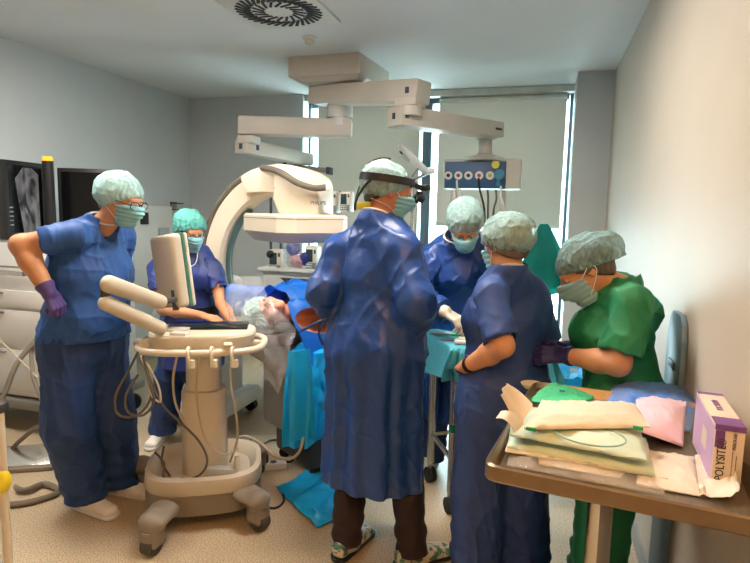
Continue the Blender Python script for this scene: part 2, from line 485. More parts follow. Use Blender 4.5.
def hand_parts(w, d, n, side, curl=0.5, spread=0.0, s=1.0, pinch=0.0):
    """(a, b, ra, rb) limbs of a hand: palm rays, three-boned fingers and a thumb. d: along the fingers, n: where the palm faces"""
    d = norm(d); n = np.asarray(n, float); n = norm(n-d*(n@d)); t = np.cross(d, n) if side == 'R' else np.cross(n, d)
    w = np.asarray(w, float); out = []
    offs = (.032, .011, -.011, -.031); lens = ((.042, .026, .021), (.046, .029, .022), (.042, .027, .021), (.033, .021, .019))
    cl = curl if isinstance(curl, (list, tuple)) else (curl*.85, curl, curl*1.05, curl*1.12)
    for o, L, c in zip(offs, lens, cl):
        k = w+(d*(.09-abs(o-.005)*.18)+t*o)*s
        out.append((w+(d*.012+t*o*.55)*s, k, .0155*s, .0125*s))
        ang = c*.6; dd = d+t*(o*spread*6); dd = norm(dd); p = k
        for i, (ll, rad) in enumerate(zip(L, ((.0105, .0095), (.0095, .006), (.0085, .0072)))):
            v = dd*math.cos(ang)+n*math.sin(ang); q = p+v*ll*s
            out.append((p, q, rad[0]*s, rad[1]*s)); p = q; ang += c*(1.0 if i == 0 else .7)
    p = w+(d*.02+t*.022+n*.006)*s
    v = norm(d*.62+t*(.72-pinch*.5)+n*(.3+pinch*.5))
    for ll, ra, rb, bend in ((.046, .0165, .0125, .0), (.033, .0115, .0105, .35), (.027, .0105, .008, .3)):
        v = norm(v+(d*.5-t*.45+n*.25)*bend); q = p+v*ll*s
        out.append((p, q, ra*s, rb*s)); p = q
    return out
def put_hand(F, J, side, grow=0.0, k=.006):
    hd = J.get('hand'+side)
    if hd is None: return
    for a, b, ra, rb in hand_parts(J['wr'+side], **hd, side=side, s=J['s']*.98): F.seg(a, b, ra+grow, rb+grow, k=k)
def put_torso(F, J, grow=0.0, g=1.0, belly=0.0, k=.04, bust=0.0, hips=1.0):
    s = J['s']; r = J['r']; rb = J['rb']; f = J['f']
    sec = [(J['pel']-np.array([0, 0, .05*s]), .165*hips, .12*hips, r), (J['pel']+J['ub']*.04*s, .16*hips, .118*hips, r), (J['waist'], .145, .108, rb), (J['chest'], .163, .12, rb), (J['yoke'], .125, .085, rb)]
    for (a, wa, da, ra), (b, wb, db, _) in zip(sec, sec[1:]):
        wa, da, wb, db = (v*s*g+grow for v in (wa, da, wb, db))
        F.seg(a, b, wa, wb, k=k, side=ra, flat=da/wa, flat2=db/wb)
    for n in 'LR':
        F.seg(J['yoke']+J['ub']*.05*s, J['sh'+n], (.056*s+grow*.8), (.048*s+grow*.6), k=k)
    if belly:
        F.ell(J['waist']-J['ub']*.02*s+J['fb']*.06*s, (.13*s*g+grow, .1*s*g*belly+grow, .15*s+grow), np.stack([rb, J['fb'], J['ub']]), k=.06)
    if bust:
        for q in (-1, 1):
            F.ell(J['chest']+J['ub']*.0*s+J['fb']*.085*s+rb*q*.075*s, (.065*s+grow, .055*s*bust+grow, .065*s+grow), np.stack([rb, J['fb'], J['ub']]), k=.05)
def put_arm(F, J, n, ru=.052, re=.043, rw=.029, grow=0.0, to=1.0, k=.02, g=1.0):
    s = J['s']; sh, el, wr = J['sh'+n], J['el'+n], J['wr'+n]
    ru, re, rw = ru*s*g+grow*.55, re*s*g+grow, rw*s*g+grow
    if to <= 1:
        F.seg(sh, sh+(el-sh)*to, ru, ru+(re-ru)*to, k=k)
    else:
        t = to-1
        F.seg(sh, el, ru, re, k=k)
        mid = el+(wr-el)*min(t, .35)
        F.seg(el, mid, re, re*1.02, k=k)
        if t > .35: F.seg(mid, el+(wr-el)*t, re*1.02, re*1.02+(rw-re*1.02)*(t-.35)/.65, k=k)
def put_leg(F, J, n, grow=0.0, g=1.0, hem=None, k=.03, rt=.085, rk=.058, ra=.04):
    s = J['s']; hip, kn, an = J['hip'+n], J['kn'+n], J['an'+n]
    F.seg(hip, kn, rt*s*g+grow, rk*s*g+grow, k=k)
    if hem is None:
        m = kn+(an-kn)*.35-J['f']*.012*s
        F.seg(kn, m, rk*s*g+grow, rk*s*g+grow, k=k); F.seg(m, an, rk*s*g+grow, ra*s*g+grow, k=k)
    else:
        F.seg(kn, an-np.array([0, 0, .06]), rk*s*g+grow, hem, k=k)
def put_foot(F, J, n, grow=0.0):
    s = J['s']; an = J['an'+n]; t = np.array([J['toe'+n][0], J['toe'+n][1], 0]); t = norm(t); sd = np.array([t[1], -t[0], 0])
    base = np.array([an[0], an[1], 0])
    F.seg(base-t*.03*s+[0, 0, .035], base+t*.12*s+[0, 0, .03], .03*s+grow, .04*s+grow, k=.02, side=sd, flat=.9, flat2=.55)
    F.seg(an, base+t*.08*s+[0, 0, .035], .036*s+grow, .03*s+grow, k=.02)
def bounds(J, keys, m):
    P = np.array([J[k] for k in keys]); return P.min(0)-m, P.max(0)+m
def arm_dir(J, n): return norm(J['wr'+n]-J['el'+n])
BODYKEYS = ('head', 'pel', 'shL', 'shR', 'elL', 'elR', 'wrL', 'wrR', 'hipL', 'hipR', 'knL', 'knR', 'anL', 'anR')
def make_body(root, J, skin, g=1.0, h=.0065, hs=1.0, feet=True):
    lo, hi = bounds(J, BODYKEYS, .2); lo[2] = max(lo[2], -.01)
    F = Field(lo, hi, h)
    put_torso(F, J, grow=-.012, g=g); 
    for n in 'LR':
        put_arm(F, J, n, to=2.0, g=J.get('arm_g', 1.0)); put_hand(F, J, n, grow=-.0012 if J.get('gloved') else 0)
        put_leg(F, J, n, g=g, grow=-.016); put_foot(F, J, n, grow=-.004)
    put_head(F, J, hs)
    return F.mesh('body', skin, root, off=root.location, relax=1)
def make_glove(root, J, n, m, name='glove', cuff=.035):
    lo, hi = bounds(J, ('wr'+n,), .24); F = Field(lo, hi, .0038)
    put_hand(F, J, n, grow=.0015, k=.005)
    d = arm_dir(J, n); w = J['wr'+n]
    F.seg(w-d*cuff, w+d*.01, .04*J['s'], .032*J['s'], k=.012); F.keep(w-d*cuff, -d)
    F.seg(w-d*(cuff-.004), w-d*(cuff+.004), .042*J['s'], .042*J['s'], k=.004); F.keep(w-d*(cuff+.004), -d)
    return F.mesh(name, m, root, off=root.location)
def make_cap(root, J, m, hs=1.0, puff=1.0, back=0.0, droop=(0, 0, 0), pleat=.004, front=.05, nape=-.05, seed=0.0, name='surgical_cap', h=.0045, tall=1.0):
    r, f, u = head_frame(J); C = np.asarray(J['head'], float); s = hs; fr = np.stack([r, f, u])
    P = lambda a, b, c: C+(r*a+f*b+u*c)*s
    F = Field(C-.24, C+.24, h)
    F.ell(P(0, -.016, .035), np.array((.084, .106, .095))*s, fr)
    F.ell(P(0, -.03-back*.5, .04), np.array((.088*puff, (.105+back*.5)*puff, .088*puff*tall))*s, fr, k=.03)
    if any(droop): F.ell(P(*droop), np.array((.075, .06, .055))*s, fr, k=.05)
    a, b = P(0, .1, front), P(0, -.11, nape); n = np.cross(norm(b-a), r); n = n if n@u < 0 else -n
    # gathered above the band, loose folds running back from it
    q0 = C+u*.04*s
    def folds(x, y, z):
        px, py, pz = x-q0[0], y-q0[1], z-q0[2]
        cr = px*r[0]+py*r[1]+pz*r[2]; cf = px*f[0]+py*f[1]+pz*f[2]; cu = px*u[0]+py*u[1]+pz*u[2]
        th = np.arctan2(cr, cf)
        dist = np.abs((x-a[0])*n[0]+(y-a[1])*n[1]+(z-a[2])*n[2])
        w = np.exp(-dist/.05)
        return .7*pleat*(w*np.sin(th*21+seed+7*vnoise(th*4+seed, cu*25, cf*0+seed))+1.6*ridge(cr*20+seed, cf*20, cu*20+3)*(1-w*.4)+1.3*ridge(cr*34+seed, cf*14, cu*30+8)+2.5*(vnoise(cr*14+seed, cf*14, cu*14)-.5)-.3)
    F.disp(folds)
    F.keep(a, n)
    cap = F.mesh(name, m, root, off=root.location)
    return cap, a, b, n
def make_hair(root, J, m, hs=1.0, grow=.004, front=.045, nape=-.07, bun=False):
    r, f, u = head_frame(J); C = np.asarray(J['head'], float); s = hs; fr = np.stack([r, f, u])
    P = lambda a, b, c: C+(r*a+f*b+u*c)*s
    F = Field(C-.2, C+.2, .005)
    F.ell(P(0, -.014, .03), (np.array((.077, .098, .088))+grow)*s, fr)
    F.ell(P(0, -.06, -.035), np.array((.06, .045, .05))*s, fr)
    a, b = P(0, .085, front), P(0, -.1, nape); n = np.cross(norm(b-a), r); n = n if n@u < 0 else -n
    if bun: F.ell(P(0, -.075, .03), np.array((.06, .055, .06))*s, fr, k=.03)
    F.keep(P(0, .07, .06), f*.85-u*.5); F.keep(b, n)
    F.disp(lambda x, y, z: .003*ridge(x*60, y*60, z*18))
    return F.mesh('hair', m, root, off=root.location)
def make_mask(root, J, m, m_strap, hs=1.0, tie='ear'):
    r, f, u = head_frame(J); C = np.asarray(J['head'], float); s = hs; fr = np.stack([r, f, u])
    P = lambda a, b, c: C+(r*a+f*b+u*c)*s
    F = Field(C-.19, C+.19, .004)
    F.seg(P(0, .05, -.02), P(0, .045, -.085), .068*s, .054*s, side=r, flat=1.15, flat2=1.0)
    F.seg(P(0, .1, -.012), P(0, .112, -.04), .016*s, .024*s, k=.03)
    F.keep(P(0, .034, 0), -f*.97+u*.22); F.keep(P(0, .1, -.004), u-f*.12); F.keep(P(0, .06, -.118), -u)
    def pl(x, y, z):
        v = ((x-C[0])*u[0]+(y-C[1])*u[1]+(z-C[2])*u[2])/s
        side = np.abs((x-C[0])*r[0]+(y-C[1])*r[1]+(z-C[2])*r[2])
        return .0028*np.sin(v*2*PI/.021)*np.clip((v+.12)/.03, 0, 1)*np.clip((.0-v)/.02, 0, 1)+.0015*ridge(x*40, y*40, z*40)
    F.disp(pl)
    mk = F.mesh('face_mask', m, root, off=root.location)
    off = np.array(root.location)
    for q in (-1, 1):
        if tie == 'ear':
            MB().tube([P(q*.062, .046, -.02)-off, P(q*.076, .02, -.002)-off, P(q*.085, -.012, .018)-off, P(q*.084, -.026, -.008)-off, P(q*.074, .0, -.045)-off, P(q*.055, .04, -.085)-off], .0018, n=6).build('strap', m_strap, mk)
        else:
            MB().tube([P(q*.064, .046, -.018)-off, P(q*.085, .0, .02)-off, P(q*.09, -.05, .05)-off], .002, n=6).build('strap', m_strap, mk)
    if tie != 'ear':
        MB().tube([P(.05, .04, -.09)-off, P(.075, -.01, -.065)-off, P(.06, -.075, -.05)-off, P(0, -.09, -.045)-off, P(-.06, -.075, -.05)-off, P(-.075, -.01, -.065)-off, P(-.05, .04, -.09)-off], .002, n=6).build('strap', m_strap, mk)
    return mk
def make_eyes(root, J, hs=1.0):
    r, f, u = head_frame(J); C = np.asarray(J['head'], float); off = np.array(root.location)
    for q in (-1, 1):
        c = C+(r*q*.032+f*.083+u*.003)*hs
        e = MB().ball(c-off, .0125*hs).build('eye', MATS['eye'], root); MB().ball(c-off+(f*.0068-u*.002)*hs, .0066*hs, n=12).build('iris', MATS['iris'], e)
def make_glasses(root, J, m, hs=1.0, lens=None, name='eyeglasses', big=1.0):
    r, f, u = head_frame(J); C = np.asarray(J['head'], float); off = np.array(root.location)
    P = lambda a, b, c: C+(r*a+f*b+u*c)*hs-off
    g = MB()
    for q in (-1, 1):
        ring = [P(q*(.034+.026*big*math.cos(t)), .121-.010*abs(.034+.026*big*math.cos(t))/.06, .0+.02*big*math.sin(t)) for t in np.linspace(0, 2*PI, 12, endpoint=False)]
        g.tube(ring, .0022, n=6, closed=True, smooth=2)
        g.tube([P(q*.06*big, .112, .006), P(q*.078, .085, .008), P(q*.083, .0, .012), P(q*.08, -.02, .0)], .0022, n=6)
    g.tube([P(-.009, .122, .004), P(0, .126, .007), P(.009, .122, .004)], .0022, n=6)
    fr = g.build(name, m, root)
    if lens is not None:
        for q in (-1, 1):
            b = MB(); b.prism([P(q*(.034+.025*big*math.cos(t)), .118, .019*big*math.sin(t)) for t in np.linspace(0, 2*PI, 20, endpoint=False)], tuple(f*.001))
            b.build('lens', lens, fr)
    return fr
def creases(amp, sc, st=(1, 1, .5), seed=0.0, tilt=0.4):
    """fold lines of paper cloth: long narrow ridges running down and crossing on two slants, over a soft swell"""
    def f(x, y, z):
        k = sc
        wa = 1.2*vnoise(x*4+seed, y*4, z*4)
        def fam(t, a, b, sd):
            c, s_ = math.cos(t), math.sin(t)
            return ridge((x*c+z*s_)*k*a+sd+wa, y*k*a*.8+sd, (z*c-x*s_)*k*b+wa*.5)
        return amp*(.75*fam(tilt, 1.5, .35, seed)+.6*fam(-tilt*1.2, 1.7, .4, seed+5)+.5*fam(1.25, 1.6, .45, seed+9)+.35*fam(.1, 2.6, .5, seed+13)
                    +.9*(vnoise(x*k*.45+seed, y*k*.45+9, z*k*.22)-.5)-.45)
    return f
def make_shoe(root, J, n, m, m_sole, clog=True, long=1.0):
    s = J['s']; an = J['an'+n]; t = np.array([J['toe'+n][0], J['toe'+n][1], 0]); t = norm(t); sd = np.array([t[1], -t[0], 0]); z = np.array([0, 0, 1.])
    b = np.array([an[0], an[1], 0]); q = 1.0*s
    F = Field(b-[.25, .25, 0], b+[.25, .25, .18], .005)
    F.seg(b-t*.045*q+z*.05, b+t*.04*q+z*.05, .04*q, .042*q, k=.02, side=sd, flat=1.0)
    F.seg(b+t*.03*q+z*.045, b+t*.165*q*long+z*.032, .046*q, .046*q, k=.03, side=sd, flat=.95, flat2=.6)
    F.seg(b+z*.09, b+t*.02+z*.15, .05*q, .05*q, k=.01, op='cut')
    F.keep(b+z*.018, -z)
    sh = F.mesh('shoe', m, root, off=root.location)
    F = Field(b-[.25, .25, .02], b+[.25, .25, .08], .005)
    F.seg(b-t*.045*q+z*.02, b+t*.165*q*long+z*.02, .044*q, .05*q, k=.01, side=sd, flat=1.0)
    F.keep(b+z*.022, z); F.keep(b+z*.001, -z)
    F.mesh('sole', m_sole, sh, off=root.location)
    return sh
def make_trousers(root, J, m, g=1.0, hem=.085, grow=.022, amp=.011, seed=0.0, hemz=.05, hips=1.0, rk=.07, name='trousers', top=.1):
    lo, hi = bounds(J, ('pel', 'hipL', 'hipR', 'knL', 'knR', 'anL', 'anR'), .26); lo[2] = 0
    F = Field(lo, hi, .006); s = J['s']
    F.seg(J['pel']-np.array([0, 0, .06*s]), J['pel']+J['ub']*top*s, .17*s*g*hips+grow, .15*s*g*hips+grow, side=J['r'], flat=.76, k=.05)
    for n in 'LR':
        put_leg(F, J, n, grow=grow, g=g, hem=hem, rk=rk, k=.035)
        kn, an = J['kn'+n], J['an'+n]
    F.disp(creases(amp, 9, (1.5, 1.5, .45), seed, .2))
    kz = (J['knL'][2]+J['knR'][2])/2
    F.disp(lambda x, y, z: .006*np.sin(z*75+4*vnoise(x*6+seed, y*6, z*3))*np.clip(1-(z-.05)/.3, 0, 1))
    F.keep((0, 0, hemz), (0, 0, -1)); F.keep(J['pel']+J['ub']*(top+.03)*s, J['ub'])
    return F.mesh(name, m, root, off=root.location)
def make_top(root, J, m, g=1.0, grow=.02, sleeve=.72, hem=.80, belly=0.0, bust=0.0, hips=1.0, amp=.012, seed=0.0, flare=.03, neck_r=.075, vneck=True, name='scrub_top', sl_grow=.03, sc=9):
    """short-sleeved tunic"""
    lo, hi = bounds(J, ('pel', 'neck', 'shL', 'shR', 'elL', 'elR'), .3); lo[2] = hem-.03
    F = Field(lo, hi, .006); s = J['s']; ub = J['ub']
    put_torso(F, J, grow=grow, g=g, belly=belly, k=.05, bust=bust, hips=hips)
    base = np.array([J['pel'][0], J['pel'][1], hem-.05])
    F.seg(base, J['pel'], .17*s*g*hips+grow+flare, .165*s*g*hips+grow, side=J['r'], flat=.82, k=.05)
    F.seg(J['yoke'], J['neck']+ub*.012, .088*s+grow*.6, .072*s+grow*.4, k=.03)
    for n in 'LR':      # sleeve ends cut square, hollow inside
        G = Field(lo, hi, .006)
        put_arm(G, J, n, grow=sl_grow, to=sleeve, k=.035)
        d = norm(J['el'+n]-J['sh'+n]); e = J['sh'+n]+(J['el'+n]-J['sh'+n])*sleeve
        G.keep(e, d)
        G.seg(e-d*.012, e+d*.06, .045*s+sl_grow*.45, .045*s+sl_grow*.45, k=.004, op='cut')
        F.join(G, .03)
    F.disp(creases(amp, sc, (1, 1, .6), seed, .5))
    nk = J['neck']
    F.seg(nk+ub*.012, nk+ub*.12*s, neck_r*s*.85, neck_r*s*1.3, k=.012, op='cut')
    if vneck: F.ell(nk+J['fb']*.07*s+ub*.0, np.array((.05, .05, .085))*s, np.stack([J['rb'], J['fb'], ub]), k=.012, op='cut')
    F.keep((0, 0, hem), (0, 0, -1))
    return F.mesh(name, m, root, off=root.location)
def make_gown(root, J, m, g=1.0, grow=.035, hem=.42, flare=.08, amp=.014, seed=0.0, neck_r=.07, sl_grow=.028, cuff=.93, sc=8, belly=0.0, back_line=True, name='surgical_gown', fl=.8, spine=None):
    lo, hi = bounds(J, ('pel', 'neck', 'shL', 'shR', 'elL', 'elR', 'wrL', 'wrR'), .3); lo[2] = hem-.03
    F = Field(lo, hi, .006); s = J['s']; ub = J['ub']
    put_torso(F, J, grow=grow, g=g, k=.05, belly=belly)
    base = np.array([J['pel'][0], J['pel'][1], hem-.06])
    F.seg(base, J['pel'], .17*s*g+grow+flare, .165*s*g+grow+flare*.25, side=J['r'], flat=fl, k=.06)
    F.seg(J['pel'], J['waist'], .165*s*g+grow+flare*.25, .15*s*g+grow, side=J['r'], flat=fl, k=.06)
    F.seg(J['yoke'], J['neck']-ub*.012, .085*s+grow*.5, .064*s+grow*.3, k=.03)
    for n in 'LR':
        G = Field(lo, hi, .006)
        put_arm(G, J, n, grow=sl_grow, to=1+cuff, k=.04)
        d = arm_dir(J, n); e = J['el'+n]+(J['wr'+n]-J['el'+n])*cuff
        G.keep(e, d); F.join(G, .035)
    F.disp(creases(amp, sc, (1, 1, .6), seed, .6))
    ce = J['pel']
    def hang(x, y, z):
        th = np.arctan2(x-ce[0], y-ce[1]); w = np.clip((J['waist'][2]+.05-z)/.35, 0, 1)
        return w*.014*(np.sin(th*9+seed+1.5*np.sin(th*4))+.5*np.sin(th*17+2*seed))
    F.disp(hang)
    if back_line:      # the two back panels overlap: one long edge down the back
        f, r = J['f'], J['r']
        def lap(x, y, z):
            a = (x-ce[0])*r[0]+(y-ce[1])*r[1]; b = (x-ce[0])*f[0]+(y-ce[1])*f[1]
            return np.where((b < 0.02) & (a > back_line), .007, 0.)
        F.disp(lap)
    nk = J['neck']
    F.seg(nk-ub*.005, nk+ub*.14*s, neck_r*s*.86, neck_r*s*1.3, k=.012, op='cut')
    F.keep((0, 0, hem), (0, 0, -1))
    return F.mesh(name, m, root, off=root.location)
def set_arm(J, n, el, wr, hand=None):
    J['el'+n] = np.asarray(el, float); J['wr'+n] = np.asarray(wr, float)
    if hand: J['hand'+n] = hand
    print('arm', n, round(float(np.linalg.norm(J['el'+n]-J['sh'+n])), 3), round(float(np.linalg.norm(J['wr'+n]-J['el'+n])), 3), 'want', round(.29*J['s'], 3), round(.255*J['s'], 3))
def set_head(J, c, f, u):
    J['head'] = np.asarray(c, float); J['hf'] = norm(f); J['hu'] = norm(u)
def collar(root, J, m, rad=.068, name='collar', w=.006, ang=(0, 2*PI), dz=.02, fwd=0.0):
    s = J['s']; nk = J['neck']; off = np.array(root.location); pts = []
    for t in np.linspace(ang[0], ang[1], 17):
        pts.append(nk+J['ub']*(dz-.03*math.cos(t)*.6)*s+(J['rb']*math.sin(t)*rad+J['fb']*(math.cos(t)*rad*.95+fwd))*s-off)
    return MB().tube(pts, w, n=6, smooth=2).build(name, m, root)
# ------------------------------------------------------------------ the room
M_wall = mat('wall_paint', (190, 195, 196), 0.55, vary=0.015, scale=2, bump=0.03, bscale=60)
M_wallg = mat('gloss_wall_panel', (192, 180, 164), 0.55, vary=0.015, scale=2, bump=0.02, bscale=20)
M_ceil = mat('ceiling_paint', (214, 216, 216), 0.8, vary=0.01, scale=2)
M_floor = mat('speckled_vinyl', (150, 130, 102), 0.38, scale=150, col2=(208, 190, 160), thresh=(0.36, 0.6), bump=0.03, bscale=150)
M_frame = mat('window_frame_grey', (70, 92, 104), 0.45, vary=0.02)
M_blind = mat('roller_blind_cloth', (174, 166, 156), 0.85, vary=0.02, scale=90, translucent=0.36)
M_glass = None
H_ = 2.85; XL, XR, YB, YW, YF = -3.94, 0.53, 5.76, 5.94, -1.7
def struct(name, mb, m, **k):
    o = mb.build(name, m, None, smooth=False); o['kind'] = 'structure'; return o
struct('floor', MB().box(((XL+XR)/2, (YF+YW)/2, -.05), (XR-XL+.4, YW-YF+.4, .1)), M_floor)
struct('ceiling', MB().box(((XL+XR)/2, (YF+YW)/2, H_+.05), (XR-XL+.4, YW-YF+.4, .1)), M_ceil)
struct('wall_left', MB().box((XL-.05, (YF+YW)/2, H_/2), (.1, YW-YF+.2, H_)), M_wall)
struct('wall_right', MB().box((XR+.05, (YF+YW)/2, H_/2), (.1, YW-YF+.2, H_)), M_wallg)
struct('wall_front', MB().box(((XL+XR)/2, YF-.05, H_/2), (XR-XL, .1, H_)), M_wall)
XB = -2.53; XP = 0.227
struct('wall_back', MB().box(((XL+XB)/2, (YB+YW)/2+.05, H_/2), (XB-XL, YW-YB+.1, H_)), M_wall)
struct('wall_pillar', MB().box(((XP+XR)/2, (5.34+YW)/2+.05, H_/2), (XR-XP, YW-5.34+.1, H_)), M_wall)
struct('baseboard_right', MB().box((XR-.006, (YF+5.34)/2, .05), (.012, 5.34-YF, .1)), mat('grey_skirting', (150, 150, 146), .5))
struct('baseboard_left', MB().box((XL+.006, (YF+YB)/2, .05), (.012, YB-YF, .1)), MATS['grey_skirting'])
struct('baseboard_back', MB().box(((XL+XB)/2, YB-.006, .05), (XB-XL, .012, .1)), MATS['grey_skirting'])
# windows fill the bay: sill wall below, frame bars, glass, roller blinds hung inside
WT = 2.785; WS = .28
struct('wall_sill', MB().box(((XB+XP)/2, YW+.05, WS/2), (XP-XB, .1, WS)), M_wall)
struct('wall_lintel', MB().box(((XB+XP)/2, YW+.05, (WT+H_)/2), (XP-XB, .1, H_-WT)), M_ceil)
XM = W(427, 160, YW)[0]
g = bpy.data.materials.new('window_glass'); g.use_nodes = True
gb = g.node_tree.nodes['Principled BSDF']; gb.inputs['Base Color'].default_value = (.9, .97, .97, 1); gb.inputs['Roughness'].default_value = .02
gt = g.node_tree.nodes.new('ShaderNodeBsdfTransparent'); gt.inputs[0].default_value = (.86, .95, .96, 1)
gm = g.node_tree.nodes.new('ShaderNodeMixShader'); gm.inputs[0].default_value = .08
g.node_tree.links.new(gt.outputs[0], gm.inputs[1]); g.node_tree.links.new(gb.outputs[0], gm.inputs[2]); g.node_tree.links.new(gm.outputs[0], g.node_tree.nodes['Material Output'].inputs['Surface'])
MATS['window_glass'] = g
def window(n, x0, x1, bl, br):
    o = thing('window_%d' % n, 'grey framed window behind a roller blind', 'window', (x0, YW, WS)); o['kind'] = 'structure'
    b = MB()
    for x, wd in ((x0+bl/2, bl), (x1-br/2, br)): b.box((x-x0, .03, (WT-WS)/2), (wd, .09, WT-WS))
    b.box(((x1-x0)/2, .03, .03), (x1-x0-bl-br, .09, .06)).box(((x1-x0)/2, .03, WT-WS-.025), (x1-x0-bl-br, .09, .05))
    b.box(((x1-x0)/2, .035, .62), (x1-x0-bl-br, .06, .05))
    b.build('window_frame', M_frame, o, smooth=False)
    MB().box(((x1-x0)/2, .04, (WT-WS)/2), (x1-x0-bl-br, .008, WT-WS-.1)).build('window_pane', g, o, smooth=False)
window(1, XB, XM, .02, .05); window(2, XM, XP, .045, .03)
struct('trim_1', MB().box(((XB+XP)/2, YW-.09, WT+.03), (XP-XB, .1, .06)), mat('blind_box_paint', (196, 196, 190), .5))
def blind(label, x0, x1, zb, y):
    o = thing('roller_blind', label, 'blind', ((x0+x1)/2, y, WT), group=None)
    wd = x1-x0
    MB().box((0, 0, (zb-WT)/2-.03), (wd, .003, WT-zb-.03)).build('blind_cloth', M_blind, o, smooth=False)
    MB().cyl((-wd/2, .005, -.03), (wd/2, .005, -.03), .028).build('roller', MATS['blind_box_paint'], o)
    MB().cyl((-wd/2, 0, zb-WT), (wd/2, 0, zb-WT), .012, n=12).build('bottom_bar', MATS['blind_box_paint'], o)
YBl = YW-.07
blind('grey roller blind drawn down between the left corner and the window post', W(318, 160, YBl)[0], W(419, 160, YBl)[0], .42, YBl)
blind('grey roller blind drawn halfway, bright glass showing below it, beside the pillar', W(438, 160, YBl)[0], W(563.5, 160, YBl)[0], W(500, 226, YBl)[2], YBl)
# ceiling
vx, vy, _ = WZ(279, 8, H_)
v = thing('ceiling_vent', 'square white ceiling diffuser with a ring of radial black slots', 'vent', (vx, vy, H_-.012))
MB().box((0, 0, 0), (.6, .6, .022), bevel=.006).build('face_plate', mat('white_enamel', (206, 206, 202), .45, vary=.01), v)
for ring, (r0, r1, n, off) in enumerate(((.09, .165, 18, .0), (.175, .265, 34, .09))):
    for i in range(n):
        a = 2*PI*i/n+off; da = .32
        p0 = Vector((r0*math.cos(a-da), r0*math.sin(a-da), -.0125)); p1 = Vector((r1*math.cos(a), r1*math.sin(a), -.0125))
        MB().bar(p0, p1, .021 if ring else .017, .004).build('slot', mat('slot_black', (18, 18, 20), .7), v, smooth=False)
sx, sy, _ = WZ(310, 37, H_)
o = thing('smoke_detector', 'small round white smoke detector on the ceiling next to the vent', 'smoke detector', (sx, sy, H_))
MB().lathe((0, 0, -.02), [(.045, -.004), (.052, 0), (.052, .02)]).build('base', MATS['white_enamel'], o)
MB().lathe((0, 0, -.055), [(.018, 0), (.034, .006), (.04, .03), (.042, .036)]).build('sensor_head', mat('cream_plastic', (206, 196, 176), .4, vary=.02), o)
# light: ceiling lamps of the near half of the room, and daylight outside
def lamp(name, label, loc, size, power, col):
    o = thing(name, label, 'ceiling lamp', loc)
    b = MB(); sx_, sy_ = size
    for q in (-1, 1):
        b.box((q*(sx_/2+.015), 0, 0), (.03, sy_+.06, .03)); b.box((0, q*(sy_/2+.015), 0), (sx_, .03, .03))
    b.build('lamp_frame', MATS['white_enamel'], o, smooth=False)
    e = glow('lamp_diffuser_'+name, col, power)
    MB().box((0, 0, .006), (sx_, sy_, .012)).build('diffuser', e, o, smooth=False)
WARM = (255, 248, 238); AMBER = (255, 190, 120)
lamp('ceiling_lamp', 'square recessed ceiling lamp above the ultrasound cart', (-2.6, 2.25, H_-.015), (.6, .6), 34, WARM)
lamp('ceiling_lamp', 'square recessed ceiling lamp above the surgeon in the long gown', (-.75, 2.55, H_-.015), (.6, .6), 34, WARM)
lamp('ceiling_lamp', 'square recessed ceiling lamp just behind the camera', (-.1, .1, H_-.015), (.6, .6), 27, AMBER)
wd = bpy.data.worlds.new('sky'); S.world = wd; wd.use_nodes = True
nt = wd.node_tree; bg = nt.nodes['Background']; sk = nt.nodes.new('ShaderNodeTexSky'); sk.sky_type = 'HOSEK_WILKIE'; sk.turbidity = 6
sk.sun_direction = (.3, -.5, .8)
mxc = nt.nodes.new('ShaderNodeMixRGB'); mxc.inputs[0].default_value = .75; mxc.inputs[2].default_value = (.80, .97, 1.0, 1)
nt.links.new(sk.outputs[0], mxc.inputs[1]); nt.links.new(mxc.outputs[0], bg.inputs[0]); bg.inputs[1].default_value = 7.0
al = bpy.data.lights.new('daylight', 'AREA'); al.shape = 'RECTANGLE'; al.size = 2.7; al.size_y = 2.3; al.energy = 165; al.color = (.88, .97, 1.0)
ao = bpy.data.objects.new('daylight', al); COL.objects.link(ao); ao.location = (-1.15, YW+.6, 1.7); ao.rotation_euler = (-PI/2, 0, 0)
S.view_settings.view_transform = 'Standard'; S.view_settings.look = 'None'; S.view_settings.gamma = 1; S.view_settings.exposure = 0.68
S.view_settings.use_curve_mapping = False
S.cycles.max_bounces = 8; S.cycles.transparent_max_bounces = 16
S.cycles.use_denoising = True
S.cycles.caustics_reflective = False; S.cycles.caustics_refractive = False; S.cycles.sample_clamp_indirect = 4
# ------------------------------------------------------------------ clothes and skins
mat('eye', (176, 150, 136), .3, vary=.02); mat('iris', (52, 36, 28), .2, vary=.1)
SK1 = mat('skin_tanned', (198, 140, 100), **SKIN); SK2 = mat('skin_ruddy', (198, 126, 90), **SKIN); SK3 = mat('skin_fair', (200, 140, 108), **SKIN)
HAIRD = mat('hair_dark_brown', (58, 44, 34), .6, vary=.15, scale=40, stretch=(1, 1, .2)); HAIRG = mat('hair_greying', (120, 108, 96), .6, vary=.15, scale=40, stretch=(1, 1, .2))
HAIRB = mat('hair_light_brown', (140, 100, 62), .6, vary=.15, scale=40, stretch=(1, 1, .2))
HAIRG2 = mat('hair_ash_brown', (92, 82, 72), .6, vary=.15, scale=40, stretch=(1, 1, .2))
CLOTH = dict(rough=.62, vary=.05, scale=5, bump=.18, bscale=26)
NAVY = mat('scrub_cloth_royal_blue', (30, 78, 146), **CLOTH)
NAVYT = mat('scrub_cloth_navy', (18, 52, 104), **CLOTH)
NAVY5 = mat('scrub_cloth_slate_navy', (36, 64, 124), **CLOTH)
GOWN = mat('gown_nonwoven_blue', (22, 62, 130), .42, vary=.05, scale=5, bump=.5, bscale=13)
GREEN = mat('scrub_cloth_green', (22, 118, 74), **CLOTH)
LEAD = mat('lead_apron_blue', (26, 50, 122), .5, vary=.05, bump=.1, bscale=20)
BLACKT = mat('trouser_black', (38, 24, 26), .8, vary=.08)
